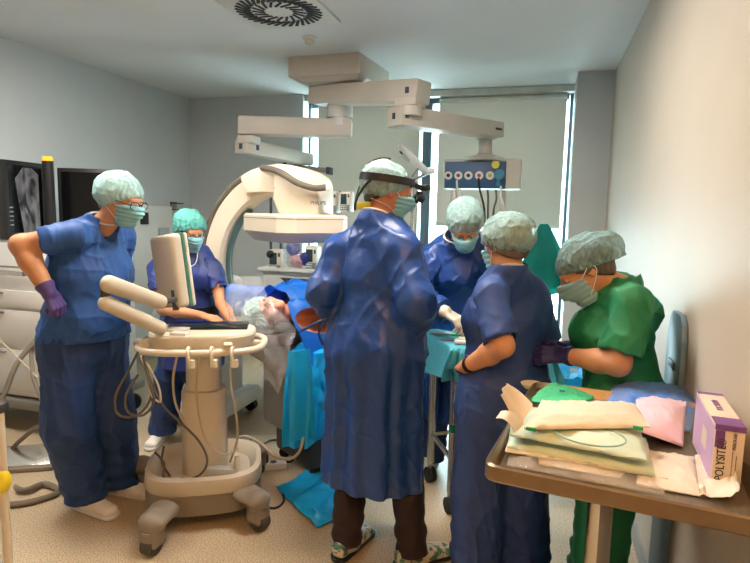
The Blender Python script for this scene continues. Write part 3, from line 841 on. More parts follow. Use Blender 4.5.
CAPP = dict(rough=.7, vary=.12, scale=16, bump=.3, bscale=45)
CAPW = sheer('cap_nonwoven_pale_green', (166, 208, 206), .7, .92); CAPT = mat('cap_nonwoven_teal', (92, 178, 168), alpha=.95, **CAPP)
CAPG = sheer('cap_nonwoven_grey_green', (150, 182, 178), .6, .84); CAPD = sheer('cap_nonwoven_dark_grey', (120, 156, 158), .55, .8)
MASK = mat('mask_pale_green', (134, 192, 200), .8, vary=.03, bump=.1, bscale=60); MASKG = mat('mask_grey_green', (134, 168, 176), .8, vary=.03, bump=.1, bscale=60)
STRAP = mat('elastic_white', (210, 214, 210), .8); WHITE = mat('white_cotton', (216, 214, 208), .8)
GLPUR = mat('glove_purple', (78, 62, 122), .45, vary=.06); GLWH = mat('glove_cream', (216, 204, 184), .45, vary=.05); GLNV = mat('glove_navy', (42, 40, 96), .45, vary=.06)
BLK = mat('black_plastic', (22, 22, 24), .4, vary=.05); SHW = mat('shoe_white', (226, 222, 214), .45, vary=.03)
STEEL = mat('brushed_steel', (200, 197, 190), .27, metal=.9, vary=.04, scale=20, stretch=(1, 8, 1))
LENS = film('spectacle_lens', (200, 205, 210), clear=.85, rough=.03)
ZV = np.array([0, 0, 1.])
def legs(J, bend=.02):
    for n in 'LR':
        J['an'+n][2] = .085
        J['kn'+n] = (J['hip'+n]+J['an'+n])/2+J['f']*bend+ZV*.02

# ---- man at the left, hand on his hip
J = skel((-2.275, 2.36), 107, 1.78, lean=11)
set_head(J, W(121, 201, 2.37), (.98, -.02, -.22), (.2, 0, .98))
J['neck'] = W(103, 222, 2.36); J['shR'] = W(75, 236, 2.18); J['shL'] = W(122, 236, 2.55)
set_arm(J, 'R', W(21, 245, 2.06), W(48, 291, 2.08), dict(d=(.35, .25, -.9), n=(-.9, .15, -.3), curl=1.2))
set_arm(J, 'L', W(112, 290, 2.62), W(104, 335, 2.58))
J['anR'] = W(88, 513, 2.3); J['anL'] = W(122, 493, 2.5)
J['toeR'] = (1, -.15, 0); J['toeL'] = (1, .05, 0); legs(J); J['knR'] = W(70, 428, 2.24); J['knL'] = W(112, 420, 2.46)
J['gloved'] = True; J['arm_g'] = 1.12
t = thing('person', 'man in royal blue scrubs at far left with gloved hand on his hip', 'person', (J['loc'][0], J['loc'][1], 0))
make_body(t, J, SK1, g=1.02)
make_trousers(t, J, NAVYT, g=1.1, hem=.1, grow=.03, hemz=.07, rk=.08, seed=2.0)
make_top(t, J, NAVY, g=1.1, belly=1.1, hem=.93, seed=1.0, sleeve=.6, sl_grow=.03, grow=.022, flare=.02)
make_hair(t, J, HAIRG); make_cap(t, J, CAPW, puff=1.16, seed=1, front=.04, nape=-.085)
make_mask(t, J, MASK, STRAP); make_eyes(t, J); make_glasses(t, J, BLK, lens=LENS)
make_glove(t, J, 'R', GLPUR)
for n in 'LR': make_shoe(t, J, n, SHW, WHITE)
collar(t, J, WHITE, rad=.07, w=.005, fwd=.01)

# ---- nurse in the lead apron behind the ultrasound cart
J = skel((-2.19, 3.2), 150, 1.62, lean=4)
set_head(J, W(190, 232, 3.1), (.8, -.52, -.28), (.2, -.16, .97))
J['neck'] = W(181, 249, 3.17); J['shR'] = W(157, 270, 3.12); J['shL'] = W(212, 270, 3.2)
set_arm(J, 'R', W(163, 309, 2.97), W(203, 316, 2.9), dict(d=(1, -.1, -.1), n=(0, .1, -1), curl=.6))
set_arm(J, 'L', W(222, 304, 3.12), W(234, 325, 2.93), dict(d=(.4, -.7, -.3), n=(-.2, 0, -1), curl=.6))
J['anL'] = W(200, 470, 3.2); J['anR'] = W(162, 468, 3.2); J['toeL'] = (.5, -.8, 0); J['toeR'] = (.2, -1, 0); legs(J, .02)
t = thing('person', 'nurse in bright blue lead apron with teal cap and glasses behind the ultrasound cart', 'person', (J['loc'][0], J['loc'][1], 0))
J['arm_g'] = .92
make_body(t, J, SK1, g=.94, hs=.96)
make_trousers(t, J, NAVYT, g=1.0, hem=.085, grow=.025, hemz=.06, seed=6.0)
make_top(t, J, LEAD, g=.98, hem=.80, bust=.7, seed=7.0, sleeve=.6, sl_grow=.026, grow=.014, flare=.02)
# the apron: a stiff sleeveless coat over the tunic, piped collar flap, black belt
F = Field(J['pel']-[.35, .35, .45], J['neck']+[.35, .35, .15], .0075)
put_torso(F, J, grow=.024, g=.98, k=.05, bust=.8)
F.seg(J['pel']-ZV*.35, J['pel'], .2, .2, side=J['r'], flat=.82, k=.05)
F.disp(creases(.007, 6, seed=2.2)); F.keep((0, 0, J['pel'][2]-.3), -ZV)
F.seg(J['neck']+J['ub']*.02, J['neck']+J['ub']*.16, .068, .09, k=.012, op='cut')
for q in (-1, 1): F.seg(J['chest']+J['rb']*q*.235+J['ub']*.02, J['chest']+J['rb']*q*.245-J['ub']*.12, .055, .055, k=.02, op='cut')
ap = F.mesh('lead_apron', LEAD, t, off=t.location)
off = np.array(t.location)
e = lambda a, b, c: J['neck']+J['rb']*a+J['fb']*b+J['ub']*c-off
MB().sheet(lambda u, v: e(-.11+.13*u+.02*v, .135+.035*v+.01*math.sin(PI*u), .01-.075*v-.03*u*u), 8, 5, .006).build('collar_flap', LEAD, ap)
MB().tube([e(-.115, .138, .012), e(-.098, .176, -.07), e(-.03, .188, -.09), e(.035, .176, -.102), e(.022, .14, -.02)], .004, n=6).build('piping', WHITE, ap)
wc = J['pel']+J['ub']*.1
MB().sheet(lambda u, v: wc-off+J['rb']*math.sin(2*PI*u)*.205+J['fb']*math.cos(2*PI*u)*.165+J['ub']*(.03-.06*v), 40, 2, .008).build('belt', BLK, t)
make_hair(t, J, HAIRD, hs=.96); make_cap(t, J, CAPT, hs=.98, puff=1.1, seed=5, front=.05, nape=-.05, pleat=.006)
make_mask(t, J, MASK, STRAP, hs=.96, tie='head'); make_eyes(t, J, .96); make_glasses(t, J, BLK, hs=.96, lens=LENS)
for n in 'LR': make_shoe(t, J, n, SHW, WHITE)

# ---- surgeon seen from behind
J = skel((-.71, 2.45), 18, 1.84, lean=6)
set_head(J, W(388, 192, 2.52), (.82, .5, -.18), (.22, .12, .96))
J['neck'] = W(376, 219, 2.46)
J['shL'] = W(341, 252, 2.46); J['shR'] = W(402, 252, 2.38)
set_arm(J, 'L', W(323, 292, 2.38), W(342, 318, 2.62), dict(d=(.5, .8, -.2), n=(.5, -.2, -.8), curl=.5))
set_arm(J, 'R', W(417, 303, 2.28), W(406, 332, 2.5), dict(d=(.1, .9, -.2), n=(-.5, 0, -.8), curl=.5))
J['anL'] = W(346, 548, 2.36); J['anR'] = W(412, 558, 2.38)
J['toeL'] = (.25, 1, 0); J['toeR'] = (.75, .65, 0); J['gloved'] = True; legs(J)
t = thing('person', 'surgeon in long dark blue gown seen from behind wearing a headband lamp', 'person', (J['loc'][0], J['loc'][1], 0))
make_body(t, J, SK2)
make_trousers(t, J, BLACKT, hem=.068, grow=.012, hemz=.06, rk=.06, seed=4.0, amp=.007)
make_gown(t, J, GOWN, g=1.04, hem=.355, flare=.032, seed=3.0, back_line=-.09, sl_grow=.026, grow=.036, amp=.010)
make_hair(t, J, HAIRD); make_cap(t, J, CAPG, puff=1.03, seed=3, front=.045, nape=-.07)
make_mask(t, J, MASK, STRAP, tie='head'); make_eyes(t, J)
for n in 'LR': make_glove(t, J, n, GLWH)
collar(t, J, WHITE, rad=.066, w=.005)
for n in 'LR': make_shoe(t, J, n, mat('shoe_patterned', (196, 186, 170), .5, scale=30, col2=(60, 110, 90), thresh=(.5, .56)), BLK)
# headband lamp: band round the cap, crown strap, hanging cords, lamp arm at the brow
r, f, u = head_frame(J); C = J['head']; off = np.array(t.location)
P = lambda a, b, c: C+r*a+f*b+u*c-off
hb = MB().sheet(lambda q, v: P(.099*math.sin(2*PI*q), -.014+.122*math.cos(2*PI*q), .052-.028*math.cos(2*PI*q)*-1*.3+.034*(v-.5)), 48, 2, .008).build('headband', BLK, t)
MB().sheet(lambda q, v: P(-.02+.03*(v-.5)+.0*q, -.016-.122*math.sin(.5*PI*q), .045+.108*math.cos(.5*PI*q)), 14, 2, .006).build('crown_strap', mat('headband_brown', (62, 34, 32), .6), hb)
MB().bar(P(0, .105, .06), P(.0, .165, .05), .03, .022, bevel=.004).bar(P(0, .16, .05), P(0, .19, .066), .045, .03, bevel=.006).build('lamp_arm', BLK, hb)
MB().cyl(P(0, .15, .035), P(0, .155, .0), .016).cyl(P(-.03, .135, .006), P(-.03, .165, -.004), .017).cyl(P(.03, .135, .006), P(.03, .165, -.004), .017).build('loupe', BLK, hb)
MB().tube([P(.075, -.09, .05), P(.05, -.125, .0), P(.01, -.14, -.07), P(-.02, -.13, -.11)], .006).build('cord', BLK, hb)
MB().tube([P(-.05, -.11, .04), P(-.07, -.12, -.0), P(-.05, -.13, -.06), P(-.02, -.13, -.11)], .005).build('cord', BLK, hb)
MB().box(P(.03, -.105, -.085), (.06, .03, .03), bevel=.004).build('yellow_tag', mat('tag_yellow', (214, 208, 60), .6), hb)
# waist ties at his left side
w0 = W(331, 317, 2.42)-off
MB().tube([w0, W(318, 322, 2.41)-off, W(307, 328, 2.42)-off, W(300, 331, 2.44)-off], .007, n=6).build('waist_tie', GOWN, t)
MB().tube([w0, W(322, 324, 2.41)-off, W(319, 334, 2.42)-off, W(323, 345, 2.42)-off], .006, n=6).build('waist_tie', GOWN, t)

# ---- surgeon across the instrument table
J = skel((-.45, 3.42), 175, 1.76, lean=13)
set_head(J, W(465, 227, 3.12), (.14, -.78, -.62), (.05, -.6, .8))
J['neck'] = W(461, 240, 3.25); J['shR'] = W(430, 260, 3.26); J['shL'] = W(494, 260, 3.26)
set_arm(J, 'R', W(413, 300, 3.08), W(444, 311, 2.94), dict(d=(.85, -.2, -.42), n=(.1, .1, -1), curl=[.55, .7, .8, .9]))
set_arm(J, 'L', W(512, 300, 3.12), W(492, 322, 2.98), dict(d=(-.8, -.4, -.3), n=(0, .1, -1), curl=.6))
J['anR'] = W(430, 462, 3.42); J['anL'] = W(470, 462, 3.42); J['toeL'] = (.2, -1, 0); J['toeR'] = (-.2, -1, 0); J['gloved'] = True; legs(J, .02)
t = thing('person', 'masked surgeon in dark blue gown and cream gloves bending over the instrument table', 'person', (J['loc'][0], J['loc'][1], 0))
make_body(t, J, SK2)
make_trousers(t, J, NAVYT, hem=.08, grow=.02, seed=9.0)
make_gown(t, J, GOWN, hem=.36, flare=.04, seed=8.0, back_line=None, sl_grow=.024, neck_r=.085)
make_hair(t, J, HAIRD); make_cap(t, J, CAPG, puff=1.18, seed=7, front=.035, nape=-.06, back=.01)
make_mask(t, J, MASK, STRAP); make_eyes(t, J)
collar(t, J, BLK, rad=.085, w=.006, fwd=.02, dz=.035); collar(t, J, WHITE, rad=.094, w=.005, fwd=.028, dz=.03)
for n in 'LR': make_glove(t, J, n, GLWH, cuff=.07)
for n in 'LR': make_shoe(t, J, n, SHW, WHITE)

# ---- nurse in slate navy scrubs, back to the camera
J = skel((-.115, 2.36), -28, 1.63, lean=5, torso_az=-22)
set_head(J, W(505, 246, 2.36), (-.62, .75, -.2), (-.1, .12, .98))
J['neck'] = W(509, 273, 2.32); J['shL'] = W(491, 295, 2.22); J['shR'] = W(532, 293, 2.42)
set_arm(J, 'L', W(503, 346, 2.12), W(466, 367, 2.27), dict(d=(-.35, .9, -.1), n=(.6, .2, -.7), curl=.5))
set_arm(J, 'R', W(548, 345, 2.5), W(520, 360, 2.68), dict(d=(-.5, .8, -.1), n=(-.3, 0, -.9), curl=.5))
J['anL'] = np.array([-.19, 2.3, .085]); J['anR'] = np.array([.0, 2.38, .085]); J['toeL'] = (-.4, .9, 0); J['toeR'] = (-.1, 1, 0); legs(J, .015)
t = thing('person', 'nurse in slate navy scrubs with her back turned and elbow bent', 'person', (J['loc'][0], J['loc'][1], 0))
J['arm_g'] = 1.05
make_body(t, J, SK1, g=.9, hs=.97)
make_trousers(t, J, NAVY5, g=1.04, hem=.11, grow=.03, hemz=.03, seed=12.0, hips=1.04, rk=.085)
make_top(t, J, NAVY5, g=.96, hem=.76, amp=.008, seed=13.0, sleeve=.86, sl_grow=.026, grow=.02, flare=.03, hips=1.06, vneck=False)
make_hair(t, J, HAIRG2, hs=.97, grow=.017, bun=True); make_cap(t, J, CAPG, hs=.97, puff=1.1, seed=11, front=.04, nape=-.07, back=.012, pleat=.005)
make_mask(t, J, MASK, STRAP, hs=.97); make_eyes(t, J, .97)
collar(t, J, WHITE, rad=.068, w=.005)
wr = J['wrL']; d = arm_dir(J, 'L'); off = np.array(t.location)
ws = MB().cyl(wr-d*.04-off, wr-d*.02-off, .036, .034, n=24, caps=True).build('wristwatch', BLK, t)
MB().cyl(wr-d*.03-off+ZV*.03, wr-d*.03-off+ZV*.042, .017, n=20).build('watch_face', STEEL, ws)
for n in 'LR': make_shoe(t, J, n, SHW, WHITE)

# ---- nurse in green scrubs at the right wall
J = skel((.355, 2.36), -80, 1.62, lean=10, torso_az=-64)
set_head(J, W(585, 270, 2.33), (-.80, -.12, -.58), (-.56, 0, .82))
J['neck'] = W(621, 285, 2.36); J['shL'] = W(633, 302, 2.2); J['shR'] = W(645, 311, 2.48)
set_arm(J, 'L', W(618, 364, 2.15), W(564, 355, 2.28), dict(d=(-1, .15, -.1), n=(.1, .8, -.6), curl=.7))
set_arm(J, 'R', W(616, 352, 2.52), W(568, 348, 2.42), dict(d=(-1, -.1, -.1), n=(0, -.8, -.6), curl=.7))
J['anL'] = np.array([.29, 2.27, .085]); J['anR'] = np.array([.29, 2.47, .085]); J['toeL'] = (-1, 0, 0); J['toeR'] = (-1, .1, 0); J['gloved'] = True; legs(J, .02)
t = thing('person', 'nurse in bright green scrubs looking down beside the right wall', 'person', (J['loc'][0], J['loc'][1], 0))
J['arm_g'] = 1.08
make_body(t, J, SK1, g=.95, hs=.96)
make_trousers(t, J, GREEN, g=1.0, hem=.1, grow=.022, hemz=.03, seed=15.0, rk=.08)
make_top(t, J, GREEN, g=1.03, hem=.78, bust=1.0, seed=16.0, sleeve=.8, sl_grow=.034, grow=.016, flare=.02, amp=.010)
make_hair(t, J, HAIRG2, hs=.97, grow=.01, nape=-.09, bun=True); make_cap(t, J, CAPD, hs=.97, puff=1.06, back=.03, droop=(0, -.1, .0), tall=.86, seed=14, front=.035, nape=-.02, pleat=.006)
make_mask(t, J, MASKG, STRAP, hs=1.0); make_eyes(t, J, .96)
for n in 'LR': make_glove(t, J, n, GLNV)
for n in 'LR': make_shoe(t, J, n, SHW, WHITE)
nk = J['neck']; off = np.array(t.location)
MB().tube([nk+J['rb']*.058+J['fb']*.05-off, nk+J['rb']*.064+J['ub']*.012-off, nk-J['fb']*.062+J['ub']*.022-off, nk-J['rb']*.064+J['ub']*.012-off, nk-J['rb']*.058+J['fb']*.05-off], .004, n=6).build('lanyard', mat('lanyard_red', (150, 40, 40), .6), t)
# ------------------------------------------------------------------ equipment
CREAM = mat('cream_abs', (212, 202, 180), .42, vary=.02); CREAM2 = mat('cream_abs_grey', (196, 188, 170), .45, vary=.02); TAUPE = mat('taupe_plastic', (128, 118, 104), .5, vary=.03)
OFFW = mat('offwhite_enamel', (220, 219, 215), .4, vary=.02); GREYP = mat('grey_plastic', (120, 118, 112), .5, vary=.03); DGREY = mat('dark_grey_plastic', (62, 62, 62), .5, vary=.03)
TEALE = mat('teal_edge', (64, 122, 108), .5, vary=.03); RUB = mat('black_rubber', (26, 25, 25), .75)
CABLE = mat('cable_beige', (176, 164, 142), .5, vary=.03); CABD = mat('cable_dark_grey', (92, 84, 74), .5, vary=.03); CABB = mat('cable_black', (24, 24, 24), .5); HOSE = mat('hose_grey_brown', (116, 106, 92), .55, vary=.03)
GLASSB = mat('screen_black', (12, 12, 14), .18, vary=.02)
def V(*a): return Vector(a)
def castor(root, p, r_=.045, name='castor', fork=STEEL, tyre=RUB, ang=0.0, wheels=2, w=.02):
    """swivel castor standing on the floor below p"""
    c = Vector((p[0], p[1], r_)); d = Vector((math.cos(ang), math.sin(ang), 0)); s_ = Vector((-d.y, d.x, 0))
    f = MB().cyl(c+V(0, 0, r_*.9)-d*r_*.3, (p[0]-d.x*r_*.3, p[1]-d.y*r_*.3, p[2]), r_*.3)
    f.bar(c-d*r_*.3+V(0, 0, r_*1.25), c+d*r_*.05+V(0, 0, r_*.0), w*1.1, r_*.7, up=d, bevel=.003)
    fo = f.wbuild(name, fork, root)
    for q in ((-1, 1) if wheels == 2 else (0,)):
        m = MB(); a = c+s_*(q*w*.85-w*.5); m.cyl(a, a+s_*w, r_, n=24).cyl(a-s_*.002, a+s_*(w+.002), r_*.5, n=16)
        m.wbuild('wheel', tyre, fo)
    return fo
def rring(c, hx, hy, n=40, e=3.2, rz=0.0, z=0.0):
    out = []
    for i in range(n):
        t = 2*PI*i/n; x = math.copysign(abs(math.cos(t))**(2/e), math.cos(t))*hx; y = math.copysign(abs(math.sin(t))**(2/e), math.sin(t))*hy
        out.append(Vector((c[0]+x*math.cos(rz)-y*math.sin(rz), c[1]+x*math.sin(rz)+y*math.cos(rz), c[2]+z)))
    return out
def stack(mb, rings, cap=True):
    R_ = [[mb.bm.verts.new(p) for p in r_] for r_ in rings]; n = len(R_[0])
    for A, B in zip(R_, R_[1:]):
        for i in range(n): mb.bm.faces.new((A[i], A[(i+1) % n], B[(i+1) % n], B[i]))
    if cap: mb.bm.faces.new(R_[0][::-1]); mb.bm.faces.new(R_[-1])
    return mb

# ---- ultrasound cart
uc = Vector((-1.68, 2.545, 0)); RZ = math.radians(28)
t = thing('ultrasound_cart', 'cream ultrasound cart on castors with folded monitor arm and looped cables', 'ultrasound machine', uc)
off3 = lambda x, y, z: uc+Vector((x*math.cos(RZ)-y*math.sin(RZ), x*math.sin(RZ)+y*math.cos(RZ), z))
b = MB(); c0 = uc
stack(b, [rring(c0, .285, .255, rz=RZ, z=.075), rring(c0, .295, .265, rz=RZ, z=.09), rring(c0, .295, .265, rz=RZ, z=.185)])
b.wbuild('base', TAUPE, t)
b = MB(); stack(b, [rring(c0, .293, .263, rz=RZ, z=.186), rring(c0, .3, .27, rz=RZ, z=.2), rring(c0, .295, .265, rz=RZ, z=.262), rring(c0, .27, .24, rz=RZ, z=.272), rring(c0, .255, .225, rz=RZ, z=.26), rring(c0, .235, .205, rz=RZ, z=.205)], cap=False)
b.bm.faces.new([b.bm.verts.new(p) for p in rring(c0, .236, .206, rz=RZ, z=.206)])
b.wbuild('base_tray', CREAM2, t)
feet = [WZ(153, 540, .06), WZ(258, 517, .06), WZ(142, 480, .06), off3(.27, .33, .06)]
for i, p in enumerate(feet):
    p = Vector(p); d = Vector((p.x-uc.x, p.y-uc.y, 0)).normalized(); s_ = Vector((-d.y, d.x, 0))
    F = Field(np.array(p)-[.2, .2, .1], np.array(p)+[.2, .2, .25], .007)
    a = p-d*.1; F.seg((a.x, a.y, .165), (p.x+d.x*.01, p.y+d.y*.01, .15), .075, .07, side=tuple(s_), flat=.5, flat2=.45)
    F.seg((p.x, p.y, .15), (p.x, p.y, .13), .056, .056)
    F.keep((0, 0, .118), (0, 0, -1))
    F.mesh('fender', TAUPE, t, off=uc)
    F = Field(np.array(p)-[.12, .12, .1], np.array(p)+[.12, .12, .2], .006)
    F.rbox((p.x, p.y, .082), (.052, .046, .05), np.array([list(d), list(s_), [0, 0, 1]]), rad=.025)
    ho = F.mesh('castor_housing', TAUPE, t, off=uc)
    a = Vector((p.x+d.x*.012, p.y+d.y*.012, .048)); MB().cyl(a-s_*.03, a+s_*.03, .047, n=28).wbuild('wheel', mat('wheel_grey', (70, 66, 60), .6), ho)
    MB().cyl((p.x, p.y, .115), (p.x, p.y, .122), .052).wbuild('steel_ring', STEEL, ho)
def rcol(hx, hy, z0, z1, e=3.0, tap=1.0, dx=0, dy=0):
    m = MB(); c = off3(dx, dy, 0); stack(m, [rring(c, hx, hy, rz=RZ, z=z0, e=e), rring(c, hx*tap, hy*tap, rz=RZ, z=z1-.012, e=e), rring(c, hx*tap*.93, hy*tap*.93, rz=RZ, z=z1, e=e)]); return m
rcol(.118, .105, .2, .66, e=2.7, tap=.97).wbuild('column_sleeve', CREAM2, t)
rcol(.09, .078, .6, .93, e=2.7).wbuild('column', CREAM, t)
MB().bar(off3(.02, -.1, .24), off3(.17, -.14, .235), .05, .05, bevel=.006).wbuild('label_plate', mat('label_white', (196, 196, 190), .5), t)
# worktop: oval console with a hoop handle round it
kc = (W(203, 338, 2.44)); kc = Vector((kc[0]-.01, kc[1]+.02, 0)); KR = math.radians(24)
b = MB(); stack(b, [rring(kc, .2, .13, rz=KR, z=.905, e=2.8), rring(kc, .25, .17, rz=KR, z=.93, e=2.8), rring(kc, .262, .18, rz=KR, z=.985, e=2.8), rring(kc, .255, .174, rz=KR, z=.997, e=2.8)])
b.wbuild('console', CREAM, t)
o3 = lambda x, y, z: kc+Vector((x*math.cos(KR)-y*math.sin(KR), x*math.sin(KR)+y*math.cos(KR), z))
b = MB(); b.tube([p for p in rring(kc, .305, .215, n=30, rz=KR, z=.925, e=3)], .017, n=10, closed=True, smooth=2)
for x, y in ((.28, 0), (-.28, 0), (.1, -.2), (-.1, -.2), (.1, .2), (-.1, .2)): b.bar(o3(x*.72, y*.72, .925), o3(x*1.06, y*1.04, .925), .05, .022, bevel=.004)
hoop = b.wbuild('hoop_handle', CREAM, t)
for x in (-.03, .075, .17):
    m = MB(); m.tube([o3(x, -.2, .945), o3(x, -.245, .955), o3(x, -.262, .92), o3(x+.01, -.25, .88)], .008, n=8); m.cyl(o3(x+.012, -.245, .865), o3(x+.012, -.245, .9), .018)
    m.wbuild('probe_holder', CREAM, hoop)
MB().bar(o3(.15, -.19, .93), o3(.15, -.235, .975), .04, .02, bevel=.004).wbuild('clip', CREAM, hoop)
MB().cyl(o3(-.325, .02, .925), o3(-.27, -.08, .94), .024, n=16).wbuild('grip', CREAM, hoop)
MB().bar(o3(.02, -.02, 1.0), o3(.02, .1, 1.012), .4, .012, bevel=.003).wbuild('touch_panel', GLASSB, t)
MB().bar(o3(-.13, -.12, 1.003), o3(-.05, -.14, 1.003), .05, .018, bevel=.006).wbuild('gel_holder', OFFW, t)
MB().bar(o3(-.22, .03, 1.0), o3(-.08, -.05, 1.0), .1, .018, bevel=.004).wbuild('arm_plinth', CREAM2, t)
# folding arm: two padded lobes and the hinge
def lobe(name, a, b_, ra, rb, fl=.62):
    F = Field(np.minimum(a, b_)-.1, np.maximum(a, b_)+.1, .006)
    F.seg(a, b_, ra, rb, side=np.cross(unit(np.asarray(b_)-a), (0.55, -.75, .3)), flat=fl)
    return F.mesh(name, CREAM2, t, off=uc)
lobe('lower_arm', W(106, 303, 2.04), W(160, 328, 2.26), .036, .034, .95); lobe('upper_arm', W(109, 284, 2.04), W(160, 302, 2.28), .04, .036, .95)
MB().cyl(W(105, 304, 2.04), W(105, 288, 2.04), .02).wbuild('elbow_hinge', DGREY, t)
MB().cyl(W(162, 302, 2.28), W(178, 299, 2.38), .014).cyl(W(174, 290, 2.38), W(176, 310, 2.38), .016).wbuild('screen_hinge', DGREY, t)
# monitor seen from behind, its teal gasket and the screen on the far side
mc = Vector(W(172, 271, 2.44)); sn = Vector((math.cos(math.radians(66)), math.sin(math.radians(66)), .05)).normalized(); sr = sn.cross(V(0, 0, 1)).normalized(); su = sr.cross(sn).normalized()
sr, su = (sr*math.cos(.13)+su*math.sin(.13)), (su*math.cos(.13)-sr*math.sin(.13))
fr = np.array([list(sr), list(su), list(sn)])
F = Field(np.array(mc)-.3, np.array(mc)+.3, .006); F.rbox(mc-sn*.012, (.112, .185, .033), fr, rad=.026)
mo = F.mesh('monitor', CREAM2, t, off=uc)
F = Field(np.array(mc)-.3, np.array(mc)+.3, .006); F.rbox(mc+sn*.02, (.114, .187, .012), fr, rad=.01); F.mesh('gasket', TEALE, mo, off=uc)
F = Field(np.array(mc)-.3, np.array(mc)+.3, .006); F.rbox(mc+sn*.036, (.112, .185, .012), fr, rad=.01); F.mesh('bezel', CREAM, mo, off=uc)
q = [mc+sn*.0485+sr*a*.095+su*b_*.155 for a, b_ in ((-1, -1), (1, -1), (1, 1), (-1, 1))]
MB().prism(q, sn*.002).wbuild('screen', GLASSB, mo)
# cables hung on the handle and running down to the tray
def cable(pts, rad, m, name='cable', root=t, n=7): return MB().tube(pts, rad, n=n, smooth=6).wbuild(name, m, root)
h0 = [(138, 352), (128, 372), (116, 395), (118, 414), (136, 416), (150, 400), (150, 380), (142, 362)]
cable([W(x, y, 2.16) for x, y in h0], .006, CABD)
cable([W(x, y, 2.14) for x, y in ((143, 356), (150, 385), (154, 402), (143, 415), (128, 412), (126, 395), (138, 375))], .006, CABD)
cable([W(x, y, 2.15) for x, y in ((140, 356), (148, 375), (150, 393), (160, 402), (158, 385), (146, 362))], .005, CABLE)
cable([W(144, 360, 2.17), W(152, 385, 2.17), W(165, 408, 2.2), W(182, 424, 2.3), W(198, 440, 2.36), W(207, 458, 2.36), W(203, 472, 2.36), W(190, 480, 2.36)], .006, CABD)
cable([W(177, 356, 2.24), W(173, 380, 2.26), W(176, 405, 2.3), W(186, 425, 2.33)], .006, CABLE)
cable([W(199, 358, 2.24), W(197, 400, 2.25), W(206, 440, 2.3), W(224, 455, 2.34), W(238, 448, 2.45)], .005, CABLE)
cable([W(232, 352, 2.31), W(231, 385, 2.31), W(236, 415, 2.35), W(237, 440, 2.42), W(230, 462, 2.42)], .006, CABLE)
cable([W(155, 452, 2.4), W(164, 463, 2.38), W(163, 476, 2.34), W(168, 484, 2.3)], .006, CABD)
cable([W(164, 446, 2.43), W(162, 462, 2.4), W(170, 476, 2.35)], .006, CABD)
MB().cyl(W(237, 470, 2.5), W(237, 455, 2.5), .02, .012).wbuild('gel_bottle', mat('gel_bottle_clear', (206, 200, 186), .3), t)
MB().box(W(177, 480, 2.37)+np.array([0, 0, .01]), (.07, .05, .03), bevel=.008).wbuild('transducer_plug', CREAM2, t)

# ---- C-arm x-ray machine
cp = Vector((-2.42, 3.72, 0))
t = thing('c_arm', 'large cream C-shaped x-ray arm reaching over the patient with its detector box', 'x-ray machine', cp)
YC = 3.42; cc = Vector((-1.60, YC, 1.22)); RO = .665
tilt = math.radians(-8)
def arc_pt(deg, rad, dy=0.0):
    a = math.radians(deg); return cc+Vector((rad*math.cos(a), dy+rad*math.cos(a)*math.tan(tilt), rad*math.sin(a)))
def arc(mb, d0, d1, r0, r1, wy, n=36):
    rings = []
    for i in range(n+1):
        a = d0+(d1-d0)*i/n; h2 = wy/2; bv = .022
        rings.append([arc_pt(a, r0, -h2+bv), arc_pt(a, r0+bv, -h2), arc_pt(a, r1-bv, -h2), arc_pt(a, r1, -h2+bv), arc_pt(a, r1, h2-bv), arc_pt(a, r1-bv, h2), arc_pt(a, r0+bv, h2), arc_pt(a, r0, h2-bv)])
    return stack(mb, rings)
arc(MB(), 97, 262, RO-.165, RO, .16).wbuild('c_arc', mat('c_arm_enamel', (224, 212, 190), .35, vary=.015), t)
CE = MATS['c_arm_enamel']
arc(MB(), 128, 262, RO-.19, RO-.163, .06).wbuild('inner_rail', mat('rail_teal_grey', (96, 130, 126), .4), t)
# head block at the top of the arc, bending down to the detector
b = MB(); Y0, Y1 = YC-.15, YC+.13
nk_ = [W(245, 177, YC), W(256, 170.5, YC), W(270, 166, YC), W(284, 164.5, YC), W(296, 166, YC), W(296, 194, YC), W(284, 189.5, YC), W(268, 189, YC), W(251, 197, YC)]
MB().prism([(p[0], YC-.08, p[2]) for p in nk_], (0, .16, 0), bevel=.02).wbuild('arc_neck', CE, t)
prof = [W(284, 165, YC), W(300, 167, YC), W(314, 171.5, YC), W(324, 178, YC), W(327, 186, YC), W(327, 216, YC), W(287, 215, YC), W(286, 198, YC), W(283, 188, YC)]
b.prism([(p[0], Y0, p[2]) for p in prof], (0, Y1-Y0, 0), bevel=.018); blk = b.wbuild('detector_housing', CE, t)
zt, zb = W(290, 214, YC)[2], W(290, 241, YC)[2]; x0, x1 = W(251, 225, YC)[0]-.02, W(333, 225, YC)[0]+.06
cxm = (x0+x1)/2+.0; hx = (x1-x0)/2*.95
b = MB(); cd = Vector((cxm, YC+.02, 0))
DR = Matrix.Rotation(math.radians(-36), 4, 'Z')
def octo(hx_, hy_, z, ch): return [cd+DR @ Vector(p) for p in ((-hx_, -hy_+ch, z), (-hx_+ch, -hy_, z), (hx_-ch, -hy_, z), (hx_, -hy_+ch, z), (hx_, hy_-ch, z), (hx_-ch, hy_, z), (-hx_+ch, hy_, z), (-hx_, hy_-ch, z))]
stack(b, [octo(hx*.82, .2, zb, .07), octo(hx, .26, zb+.065, .09), octo(hx, .26, zt-.012, .09), octo(hx-.012, .248, zt, .088)]); b.wbuild('detector', CE, t)
b = MB(); stack(b, [octo(hx+.0015, .2615, zt-.03, .0905), octo(hx+.0015, .2615, zt-.026, .0905)]); b.wbuild('seam', TAUPE, t)
pts = [arc_pt(a, RO+.012, -.06) for a in (215, 190, 170, 150, 132, 118, 106)]+[Vector(W(264, 168, YC-.1)), Vector(W(280, 172, YC-.17)), Vector(W(296, 182, YC-.19)), Vector(W(313, 188, YC-.19)), Vector(W(328, 187, YC-.17))]
